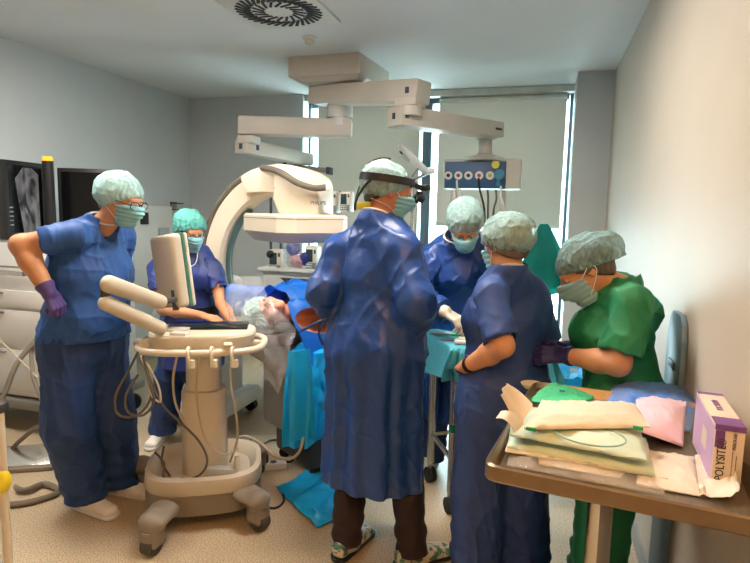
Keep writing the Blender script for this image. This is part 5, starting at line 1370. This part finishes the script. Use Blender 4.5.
# turquoise drape hanging down the near side
q0, q1 = np.array(W(289, 350, 2.78)), np.array(W(345, 348, 2.86))
t = thing('side_drape', 'turquoise drape hanging down the near side of the operating table', 'drape', tuple((q0+q1)/2*[1, 1, 0]))
def hang(u, v):
    top = q0+(q1-q0)*u; zt_ = top[2]+.02; zb_ = W(292+(330-292)*u, 446, 2.72)[2]-.03*math.sin(u*6)
    p = top.copy(); p[2] = zt_+(zb_-zt_)*v
    g_ = .045*math.sin(u*13+1.5*v)+.03*math.sin(u*27+v*3)
    p += np.array([.35*.0+.03*(v), -1, 0])*(g_*(.3+.7*v)+.05*v); p[1] += wrinkle(p, .015, 7, 2.0)
    if v < .08: p[1] += (.08-v)*3.2
    return p
MB().sheet(hang, 40, 50, .004).wbuild('drape_sheet', DRT, t)
fl = np.array(W(288, 350, 2.73)); 
MB().sheet(lambda u, v: (lambda p: p+np.array([.0, -1, 0])*(.03*math.sin(u*5+v*2)+.0008*math.sin(v*60)))(np.array(W(289+(308-289)*u+10*v*(.4+.6*u), 350+(440-350)*v, 2.71))), 12, 40, .004).wbuild('folded_edge', DRT, t)
# clear plastic tented over the head, from a peak down past the table edge
pk = np.array(W(243, 276, 2.92)); t = thing('plastic_drape', 'clear plastic sheet tented over the patient’s head', 'plastic sheet', (pk[0], pk[1], .95))
def tent(u, v):
    # u runs round the near half, v from the peak down
    Pk = [np.array(W(236+24*u, 277-1*math.sin(PI*u), 2.93)), None]
    base = [W(229, 318, 2.86), W(240, 342, 2.74), W(258, 372, 2.68), W(280, 395, 2.68), W(288, 360, 2.72), W(296, 330, 2.78)]
    k_ = u*(len(base)-1); i = min(int(k_), len(base)-2); fr_ = k_-i; bb = np.array(base[i])*(1-fr_)+np.array(base[i+1])*fr_
    p = Pk[0]*(1-v)+bb*v; out = norm(np.array([.3*(u-.5), -1, 0])); p = p+out*(.13*math.sin(PI*min(1, v*1.1))*(.5+.5*math.sin(PI*u)))
    p += out*(.022*math.sin(u*26+v*4)*v)+out*wrinkle(p, .012, 9, 1.0)
    return p
MB().sheet(tent, 44, 30, 0).wbuild('film_sheet', film('clear_film', (206, 206, 206), clear=.76, rough=.12), t)
# blue sheet on the floor
pts = [WZ(276, 490, 0), WZ(318, 530, 0), WZ(366, 505, 0), WZ(330, 462, 0)]
t = thing('floor_sheet', 'turquoise sheet fallen on the floor left of the gowned surgeon’s feet', 'sheet', tuple(sum(pts)/4))
def fsh(u, v):
    p = (pts[0]*(1-u)+pts[1]*u)*(1-v)+(pts[3]*(1-u)+pts[2]*u)*v
    p = np.array(p); p[2] = .012+max(0, wrinkle(p, .022, 7, 6.0))+.02*v*abs(math.sin(u*4)); return p
MB().sheet(fsh, 36, 36, .003).wbuild('sheet_cloth', DRT, t)
# power strip and leads between cart and table
t = thing('power_strip', 'white power strip on the floor right of the ultrasound cart', 'power strip', tuple(WZ(262, 470, 0)), .5)
MB().box((0, 0, .025), (.3, .06, .045), bevel=.008).build('body', OFFW, t)
for k_ in range(3): MB().cyl((-.09+.08*k_, 0, .046), (-.09+.08*k_, 0, .05), .02).build('socket', DGREY, t)
MB().box((.02, 0, .075), (.04, .04, .05), bevel=.008).build('plug', BLK, t)
floor_line('extension_lead', 'black power cord curling on the floor behind the ultrasound cart', 'cord', [Vector(WZ(264, 468, .06)), Vector(WZ(258, 452, .05)), Vector(WZ(272, 440, .01)), Vector(WZ(296, 446, .01)), Vector(WZ(290, 462, .01)), Vector(WZ(270, 452, .01)), Vector(WZ(250, 440, .01))], .007, CABB)
floor_line('extension_lead', 'black power cord trailing from the cart’s right castor to the turquoise sheet', 'cord', [Vector(WZ(256, 505, .008)), Vector(WZ(275, 508, .008)), Vector(WZ(284, 500, .008)), Vector(WZ(280, 488, .008))], .006, CABB)
floor_line('suction_tube', 'pale tube sagging below the turquoise side drape', 'tube', [W(232, 440, 2.9), W(246, 436, 2.88), W(262, 444, 2.8), W(275, 456, 2.74), W(292, 458, 2.7), W(301, 448, 2.7), W(304, 430, 2.75)], .008, CABLE)
# ---- instrument table
tz = .925; A_ = Vector(WZ(455, 348, tz)); A_.z = 0; TR = math.radians(31); tex = V(math.cos(TR), math.sin(TR), 0); tey = V(-math.sin(TR), math.cos(TR), 0)
hxT, hyT = .27, .235
tc = A_+tex*hxT+tey*hyT
t = thing('instrument_table', 'steel instrument table on castors behind the surgeon in the long gown', 'table', tc, TR)
MB().box((0, 0, tz-.017), (2*hxT-.01, 2*hyT-.01, .025), bevel=.006).build('tabletop', STEEL, t)
for i, (x, y) in enumerate(((-hxT+.03, -hyT+.05), (-hxT+.05, hyT-.05), (hxT-.05, -hyT+.05), (hxT-.05, hyT-.05))):
    leg = MB().cyl((x, y, .12), (x, y, tz-.02), .023, n=18).build('leg', STEEL, t)
    if i == 0: MB().cyl((x, y, .46), (x, y, .5), .0245, n=18).build('green_band', mat('tape_green', (20, 110, 70), .6), leg)
    wp = tc+tex*x+tey*y; castor(t, (wp.x, wp.y, .13), .045, wheels=2, ang=-.9, w=.016)
b = MB(); a_ = hxT-.05
b.bar((-a_-.02, -hyT+.05, .3), (a_, -hyT+.05, .3), .02, .02).bar((-a_-.02, -hyT+.05, .3), (-a_, hyT-.05, .3), .02, .02).bar((-a_, hyT-.05, .3), (a_, hyT-.05, .3), .02, .02); b.build('cross_rail', STEEL, t)
DRG = mat('drape_sea_green', (80, 172, 186), .55, vary=.05, bump=.4, bscale=12)
t = thing('table_drape', 'sea-green drape hanging over the instrument table', 'drape', (tc.x, tc.y, tz), TR)
def ring_pt(k_, o_):      # outline of the top grown by o_, k_ in 0..1
    hx_, hy_ = hxT+o_, hyT+o_
    a = 2*PI*k_; x = math.copysign(abs(math.cos(a))**(2/14), math.cos(a))*hx_; y = math.copysign(abs(math.sin(a))**(2/14), math.sin(a))*hy_
    return Vector((x, y, 0))
N_ = 200; rows = []
for j in range(17):
    v = j/16; row = []
    for i in range(N_):
        k_ = i/N_; fold = .026*math.sin(k_*2*PI*13+.5)+.014*math.sin(k_*2*PI*29+1)
        dl = .17+.06*math.sin(k_*2*PI*4+2.2)+.045*math.sin(k_*2*PI*9)
        if j == 0: p = ring_pt(k_, -.12); p.z = .004
        elif j == 1: p = ring_pt(k_, -.012); p.z = .004
        elif j == 2: p = ring_pt(k_, .006); p.z = -.004
        else:
            w_ = (j-2)/14; p = ring_pt(k_, .012+.03*w_+fold*w_**.7*1.3); p.z = -.004-dl*w_
            p.z += .01*math.sin(k_*60+v*9)*w_
        row.append(p)
    rows.append(row)
b = MB(); stack(b, rows, cap=False); b.bm.faces.new([b.bm.verts.new(p) for p in rows[0]])
b.build('drape_sheet', DRG, t)
zt2 = tz+.006
p = WZ(464, 344, zt2); t = thing('dressing_pack', 'white gauze pack on the sea-green table drape', 'gauze', p, .1)
MB().box((0, 0, .012), (.1, .06, .024), bevel=.008).box((.01, .005, .028), (.08, .05, .012), bevel=.004).build('gauze', WHITE, t)
p = WZ(462, 337, zt2); t = thing('green_clip', 'small bright green instrument on the table drape', 'instrument', p, -.1)
MB().bar((-.06, 0, .006), (.05, 0, .008), .014, .01, bevel=.003).build('handle', mat('plastic_green', (40, 170, 100), .4), t); MB().bar((.05, 0, .008), (.09, 0, .006), .008, .004).build('blade', STEEL, t)
p = WZ(446, 335, zt2); t = thing('syringe', 'thin white syringe lying on the table drape', 'syringe', p, .05)
MB().cyl((-.06, 0, .008), (.03, 0, .008), .007, n=12).build('barrel', WHITE, t); MB().cyl((.03, 0, .008), (.07, 0, .008), .002, n=8).cyl((-.09, 0, .008), (-.06, 0, .008), .003, n=8).build('plunger', OFFW, t)
p = WZ(450, 341, zt2); t = thing('scalpel', 'red-handled blade on the table drape beside the gauze pack', 'scalpel', p, .1)
MB().bar((-.05, 0, .004), (.02, 0, .004), .01, .006, bevel=.002).build('handle', mat('plastic_red', (170, 60, 60), .4), t); MB().bar((.02, 0, .004), (.05, 0, .004), .008, .002, wx2=.002).build('blade', STEEL, t)
# ---- garment on a stand by the window
gx = Vector(W(542, 260, 5.62)); t = thing('garment_stand', 'steel stand in front of the bright lower window pane', 'stand', (gx.x, gx.y, 0))
MB().cyl((0, 0, .04), (0, 0, W(542, 228, 5.62)[2]), .014).build('pole', STEEL, t)
hk_ = MB(); hk_.tube([(-.14, 0, W(542, 246, 5.62)[2]), (0, 0, W(542, 228, 5.62)[2]), (.14, 0, W(542, 246, 5.62)[2])], .008); hk_.build('hanger', STEEL, t)
for k_ in range(5):
    a = 2*PI*k_/5; lo_ = MB().tube([(0, 0, .12), (.15*math.cos(a), .15*math.sin(a), .09), (.26*math.cos(a), .26*math.sin(a), .055)], .014).build('leg', STEEL, t)
    castor(t, (gx.x+.26*math.cos(a), gx.y+.26*math.sin(a), .06), .028)
t = thing('hanging_gown', 'teal gown hung on the stand against the bright window', 'gown', (gx.x, gx.y, .9))
def gown(u, v):
    a = 2*PI*u; zt_ = W(542, 224, 5.6)[2]; zb_ = W(540, 296, 5.6)[2]+.1*math.cos(a+.5)
    rx = .03+.16*min(1, v*1.7)**.8+.03*v; ry = .03+.05*min(1, v*2)
    f_ = 1+.13*math.sin(a*7+v*3)*v
    return np.array([gx.x+rx*math.cos(a)*f_, gx.y+ry*math.sin(a)*f_, zt_+(zb_-zt_)*v])
b = MB(); b.sheet(gown, 60, 26, .004); b.wbuild('gown_cloth', mat('gown_teal', (20, 160, 148), .6, vary=.06, translucent=.55), t)
# ---- low trolley with turquoise cloth between the two nurses
lc = Vector(W(556, 380, 3.55)); lc.z = 0
t = thing('linen_trolley', 'low steel trolley draped in turquoise cloth between the two right-hand nurses', 'trolley', lc)
for x, y in ((-.16, -.16), (.22, -.16), (-.16, .16), (.22, .16)):
    MB().cyl((x, y, .1), (x, y, .66), .012).build('leg', STEEL, t); castor(t, (lc.x+x, lc.y+y, .11), .035)
MB().box((.03, 0, .66), (.42, .36, .02), bevel=.004).build('shelf', STEEL, t)
MB().bar((-.19, -.2, .9), (-.06, -.2, .6), .02, .02).build('brace', GREYP, t)
def cl(u, v):
    x = -.2+.46*u; y = .2-.44*min(1, v*2); z = .685+.02*math.sin(u*8) if v < .5 else .685-.3*(v-.5)*2; return np.array([lc.x+x+.02*math.sin(v*9), lc.y+y-(.03*math.sin(u*22)*max(0, v-.5)*2), z+wrinkle((x, y, z), .02, 12, 3)])
MB().sheet(cl, 30, 30, .004).wbuild('cloth', DRT, t)
# ---- board leaning against the right wall
bo = thing('wall_board', 'tall blue-grey board standing against the right wall behind the nurse in green', 'board', (XR-.013, 2.35, 0))
b = MB(); P_ = [(0, -.12, 0), (0, .12, 0), (0, .12, 1.16), (0, .1, 1.22), (0, .06, 1.25), (0, -.06, 1.25), (0, -.1, 1.22), (0, -.12, 1.16)]
b.prism([Vector(p)+V(-.01, 0, 0) for p in P_], (.02, 0, 0), bevel=.003).build('panel', mat('board_blue_grey', (108, 132, 150), .5, vary=.03), bo)
MB().box((-.012, 0, 1.05), (.006, .1, .03), bevel=.002).build('grip_slot', DGREY, bo)

# ---- steel tray table in the foreground
TZ = .965
c_nl, c_nr, c_fl = WZ(485, 463, TZ+.03), WZ(752, 517, TZ+.03), WZ(521, 379, TZ+.03)
a0 = Vector(c_nl); ex = Vector(c_nr)-a0; ex.z = 0; LX = .60; ex.normalize(); ey = V(-ex.y, ex.x, 0); LY = (Vector(c_fl)-a0).dot(ey)
tc = a0+ex*LX/2+ey*LY/2; tc.z = 0
rz = math.atan2(ex.y, ex.x)
t = thing('tray_table', 'steel tray table in the right foreground loaded with opened packs', 'table', tc, rz)
hx, hy = LX/2, LY/2
MB().box((0, 0, TZ-.006), (LX-.02, LY-.02, .012)).build('tray', mat('tray_steel', (150, 138, 120), .28, metal=.85, vary=.05, scale=12, stretch=(8, 1, 1)), t, smooth=False)
b = MB(); TRM = MATS['tray_steel']
rr_ = lambda o_, z: rring((0, 0, 0), hx+o_, hy+o_, n=64, e=22, z=z)
stack(b, [rr_(-.022, TZ), rr_(-.006, TZ+.022), rr_(.0, TZ+.03), rr_(.006, TZ+.026), rr_(.007, TZ-.008), rr_(.004, TZ-.012), rr_(-.004, TZ-.012)], cap=False); b.build('rim', mat('rim_steel', (150, 130, 104), .3, metal=.85, vary=.05, scale=14), t)
lp = Vector(WZ(598, 540, .55)); lp = local(t, lp)
LEGM = mat('leg_steel_mirror', (200, 190, 176), .12, metal=1.0, vary=.03)
leg = MB().box((0, 0, 0), (.058, .058, .86), bevel=.006); lm = leg.build('leg', LEGM, t, loc=(lp.x, lp.y, .10+.43)); lm.rotation_euler.z = math.radians(45)
MB().box((lp.x+.03, lp.y+.03, TZ-.05), (.1, .05, .04), bevel=.004).build('lock_block', BLK, t)
MB().bar((lp.x-.24, lp.y+.12, .1), (lp.x+.2, lp.y+.12, .1), .05, .04, bevel=.005).bar((lp.x-.22, lp.y-.32, .1), (lp.x-.22, lp.y+.36, .1), .05, .04, bevel=.005).bar((lp.x+.18, lp.y-.32, .1), (lp.x+.18, lp.y+.36, .1), .05, .04, bevel=.005).bar((lp.x, lp.y, .1), (lp.x, lp.y+.14, .1), .05, .04).build('base_frame', STEEL, t)
for x, y in ((-.22, -.3), (.18, -.3), (-.22, .34), (.18, .34)):
    wp = Matrix.Translation(t.location) @ Matrix.Rotation(rz, 4, 'Z') @ V(lp.x+x, lp.y+y, .09); castor(t, tuple(wp), .035)

PAPER = mat('pouch_paper', (232, 222, 202), .75, vary=.03, bump=.12, bscale=14, translucent=.15); PAPW = mat('pouch_paper_white', (232, 226, 214), .7, vary=.03, bump=.15, bscale=14, translucent=.15)
MINT = mat('pack_mint', (196, 216, 200), .6, vary=.03, bump=.12, bscale=14); MINTD = mat('pack_mint_line', (130, 172, 160), .6)
GRNP = mat('pack_green', (70, 184, 132), .5, vary=.08, bump=.2, bscale=18); PINK = mat('pack_pink', (230, 194, 208), .5, vary=.03, bump=.2, bscale=12); BLUEI = mat('pack_blue', (70, 122, 200), .6, vary=.06)
CLR = film('pouch_film', (226, 218, 206), clear=.78, rough=.12); CLR2 = film('bag_film_clear', (220, 224, 232), clear=.84, rough=.08)
def pack(name, label, cat, px4, z, h_, m, part, crumple=.006, seed=0.0, lift=(0, 0, 0, 0), n=26, edge=.25, group=None):
    """flat-lying pack: outline by its four corners near-left, near-right, far-right, far-left; bulging by h_, corners lifted"""
    C4 = [np.array(WZ(x, y, z+l_)) for (x, y), l_ in zip(px4, lift)]
    o = thing(name, label, cat, tuple(sum(C4)/4*[1, 1, 0]+[0, 0, z]), 0, group)
    add_pack(o, C4, h_, m, part, crumple, seed, n, edge)
    return o, C4
def add_pack(o, C4, h_, m, part, crumple=.006, seed=0.0, n=26, edge=.25, parent=None):
    bl = lambda u, v: (C4[0]*(1-u)+C4[1]*u)*(1-v)+(C4[3]*(1-u)+C4[2]*u)*v
    bump_ = lambda u, v: (min(1, min(u, 1-u)/edge)*min(1, min(v, 1-v)/edge))**.6
    def top(u, v):
        p = bl(u, v); p = p+[0, 0, .002+h_*bump_(u, v)+wrinkle(p, crumple, 26, seed)+crumple*.5]; return p
    b = MB(); bm = b.bm
    T = [[bm.verts.new(Vector(top(i/n, j/n))) for j in range(n+1)] for i in range(n+1)]
    B_ = [[bm.verts.new(Vector(bl(i/n, j/n)+[0, 0, .0005])) for j in range(n+1)] for i in range(n+1)]
    for i in range(n):
        for j in range(n):
            bm.faces.new((T[i][j], T[i+1][j], T[i+1][j+1], T[i][j+1])); bm.faces.new((B_[i][j], B_[i][j+1], B_[i+1][j+1], B_[i+1][j]))
    for i in range(n):
        bm.faces.new((B_[i][0], B_[i+1][0], T[i+1][0], T[i][0])); bm.faces.new((T[i][n], T[i+1][n], B_[i+1][n], B_[i][n]))
        bm.faces.new((T[0][i], T[0][i+1], B_[0][i+1], B_[0][i])); bm.faces.new((B_[n][i], B_[n][i+1], T[n][i+1], T[n][i]))
    return b.wbuild(part, m, parent or o, sharp=60)
z0 = TZ+.002
# lower clear pouch at the near edge
o, C4 = pack('sterile_pouch', 'crinkled clear pouch under the mint packs at the tray’s near edge', 'pouch', [(507, 466), (664, 496), (664, 466), (512, 440)], z0, .012, CLR, 'film', .004, 2.0)
add_pack(o, [c*[1, 1, 1]+[0, 0, .002] for c in ((C4[0]*.8+C4[2]*.2), (C4[1]*.75+C4[3]*.25), (C4[2]*.8+C4[0]*.2), (C4[3]*.8+C4[1]*.2))], .006, PAPW, 'contents', .003, 5.0)
# white paper pouch with a curled end, right of it
o, C4 = pack('paper_pouch', 'opened white paper pouch with curled end beside the white and purple box', 'pouch', [(636, 486), (700, 497), (694, 458), (640, 450)], z0, .012, PAPW, 'paper', .004, 3.0)
e0, e1 = np.array(WZ(700, 497, z0)), np.array(WZ(694, 458, z0))
def curl(u, v):
    p = e0*(1-v)+e1*v; a = u*2.2; q = np.array(ex)*(.055*math.sin(a*.8)+.02*u); p = p+q; p[2] += .006+.045*(1-math.cos(a*.75))*(.6+.4*v); return p+[0, 0, wrinkle(p, .012, 26, 4)]
MB().sheet(curl, 16, 16, .0015).wbuild('curled_flap', PAPW, o)
# mint packs: stack of two
o, C4 = pack('drape_pack', 'mint green folded drape pack, lower of the two stacked on the tray', 'pack', [(507, 448), (655, 477), (646, 440), (512, 420)], z0+.016, .03, MINT, 'wrap', .005, 7.0)
add_pack(o, [np.array(WZ(x, y, z0+.012)) for x, y in ((505, 452), (668, 480), (640, 436), (514, 424))], .004, PAPER, 'paper_backing', .004, 8.0)
o, C4 = pack('drape_pack', 'mint green folded drape pack, upper of the two, with an oval outline on its face', 'pack', [(510, 436), (646, 462), (640, 426), (516, 412)], z0+.05, .022, MINT, 'wrap', .004, 9.0)
cx_ = np.array(WZ(590, 436, z0+.073)); ov = [cx_+np.array(ex)*.085*math.cos(a)+np.array(ey)*.07*math.sin(a)+[0, 0, .003] for a in np.linspace(0, 2*PI, 28, endpoint=False)]
MB().tube(ov, .0022, n=6, closed=True, smooth=2).wbuild('oval_line', MINTD, o)
# long paper pouch with green tips
o, C4 = pack('paper_pouch', 'long beige paper pouch with green tips lying on top of the mint packs', 'pouch', [(524, 430), (650, 428), (634, 406), (542, 402)], z0+.082, .016, PAPER, 'paper', .006, 11.0, lift=(0, .0, .01, .01))
for x, y in ((531, 429), (638, 428)):
    p = np.array(WZ(x, y, z0+.09)); MB().bar(p-np.array(ex)*.012, p+np.array(ex)*.012, .008, .008).wbuild('green_tip', mat('tip_green', (40, 150, 90), .6), o)
# peeled pouch at the left with two upright flaps
c0_ = np.array(WZ(520, 432, z0+.06)); o = thing('peel_pouch', 'beige peel-open pouch with two flaps standing up at the tray’s left side', 'pouch', tuple(c0_))
fa, fb, fc, fd = W(519, 436, 1.52), W(532, 404, 1.6), W(506, 383, 1.6), W(501, 395, 1.52)
MB().sheet(lambda u, v: (np.array(fa)*(1-u)+np.array(fb)*u)*(1-v)+(np.array(fd)*(1-u)+np.array(fc)*u)*v+np.array([0, .02*math.sin(PI*v), 0])+np.array([.004*math.sin(u*9), 0, 0]), 10, 14, .0015).wbuild('upper_flap', PAPER, o)
fa, fb, fc, fd = W(516, 434, 1.5), W(524, 424, 1.54), W(501, 411, 1.54), W(496, 418, 1.5)
MB().sheet(lambda u, v: (np.array(fa)*(1-u)+np.array(fb)*u)*(1-v)+(np.array(fd)*(1-u)+np.array(fc)*u)*v+np.array([0, 0, .015*math.sin(PI*v)]), 8, 12, .0015).wbuild('lower_flap', PAPW, o)
add_pack(o, [np.array(WZ(x, y, z0)) for x, y in ((508, 446), (540, 452), (545, 420), (518, 412))], .05, PAPER, 'pouch_body', .006, 13.0)
# green pack and small beige tray at the far side
o, C4 = pack('green_pack', 'crumpled green plastic pack at the far left of the steel tray', 'pack', [(528, 402), (580, 408), (600, 394), (552, 383)], z0, .007, GRNP, 'wrap', .007, 15.0, lift=(0, 0, 0, .03))
p = WZ(562, 392, z0+.03); MB().tube([np.array(p)+np.array([.008*math.cos(a), .008*math.sin(a), .004]) for a in np.linspace(0, 2*PI, 14, endpoint=False)], .0016, n=6, closed=True, smooth=1).wbuild('ring_mark', mat('print_teal', (20, 90, 100), .6), o)
p = np.array(WZ(532, 388, z0)); o = thing('kidney_dish', 'small beige paper dish in the far left corner of the steel tray', 'dish', tuple(p), rz)
MB().lathe((0, 0, 0), [(.026, 0), (.038, .012), (.042, .018), (.038, .018), (.03, .006)]).build('dish', PAPER, o)
# blue item in a clear bag, pink pack over it
o, C4 = pack('clear_bag', 'clear plastic bag holding a blue folded cloth behind the pink pack', 'bag', [(596, 420), (694, 436), (703, 392), (612, 381)], z0, .035, CLR2, 'film', .008, 17.0)
add_pack(o, [c_+[0, 0, .004] for c_ in ((C4[0]*.94+C4[2]*.06), (C4[1]*.96+C4[3]*.04), (C4[2]*.96+C4[0]*.04), (C4[3]*.96+C4[1]*.04))], .032, BLUEI, 'blue_cloth', .008, 18.0)
p = WZ(600, 386, z0); fa = np.array(p)
MB().sheet(lambda u, v: fa+np.array(ex)*(.03*u-.015)+np.array(ey)*(.04*v)+[0, 0, .01+.045*u*(1-v)+.01*math.sin(v*5)], 8, 8, .0015).wbuild('torn_corner', PAPW, o)
o, C4 = pack('pink_pack', 'soft pale pink pack lying on the clear bag', 'pack', [(634, 430), (683, 447), (686, 404), (636, 397)], z0+.034, .03, PINK, 'wrap', .006, 19.0, lift=(0, -.03, 0, 0), edge=.35)
# the white and purple carton
BX = mat('carton_white', (222, 208, 190), .5, vary=.02); BP = mat('carton_purple', (116, 74, 140), .5, vary=.03)
bh = .152; f0 = Vector(WZ(716, 424, z0+bh)); f1 = Vector(WZ(745, 424.5, z0+bh)); g0 = Vector(WZ(697, 391, z0+bh))
by_ = (g0-f0); by_.z = 0; bl_ = by_.length; by_.normalize(); bx_ = V(by_.y, -by_.x, 0); bw = .062
cb_ = f0+bx_*bw/2+by_*bl_/2; cb_.z = z0; brz = math.atan2(bx_.y, bx_.x)
print('carton', bw, bl_, bh, tuple(cb_))
o = thing('carton', 'white and purple carton standing at the right edge of the steel tray', 'box', cb_, brz)
MB().box((0, 0, bh/2), (bw, bl_, bh), bevel=.0015).build('box', BX, o)
MB().box((0, -bl_/2, bh-.006), (bw+.001, .006, .013)).box((0, -bl_/2+.03, bh), (bw+.001, .06, .001)).build('purple_top_band', BP, o, smooth=False)
MB().box((-bw/2+.011, -bl_/2, bh-.035), (.02, .0012, .042)).build('purple_square', BP, o, smooth=False)
MB().box((-bw/2, .0, bh*.5), (.001, bl_*.96, bh*.9)).build('lilac_side', mat('carton_lilac', (198, 168, 206), .5, vary=.05), o, smooth=False)
MB().box((-bw/2-.0004, -.02, bh*.5), (.001, .06, .05)).build('side_label', BX, o, smooth=False)
MB().box((0, bl_/2-.012, bh), (bw+.0008, .022, .001)).build('purple_far_band', BP, o, smooth=False)
INK = mat('print_black', (36, 32, 34), .6)
Mf = lambda x, z: Matrix.Translation((x, -bl_/2-.0006, z)) @ Matrix.Rotation(PI/2, 4, 'X') @ Matrix.Rotation(PI/2, 4, 'Z')
text_mesh('lettering', 'POLYSITE®', .026, INK, o, Mf(-bw/2+.017, .066), extrude=.0008, font_w=.8)
text_mesh('lettering', 'PEROUSE', .010, INK, o, Mf(bw/2-.02, bh-.038))
for k_ in range(2): MB().box((bw/2-.022+.008*k_, -bl_/2-.0004, .055), (.0016, .0008, .07-.02*k_)).build('fine_print_line', mat('print_grey', (120, 112, 110), .6), o, smooth=False)
Mt = Matrix.Translation((0.0, .02, bh+.0006)) @ Matrix.Rotation(PI/2, 4, 'Z')
text_mesh('lettering', 'POLYSITE®', .022, BP, o, Mt, font_w=.8)
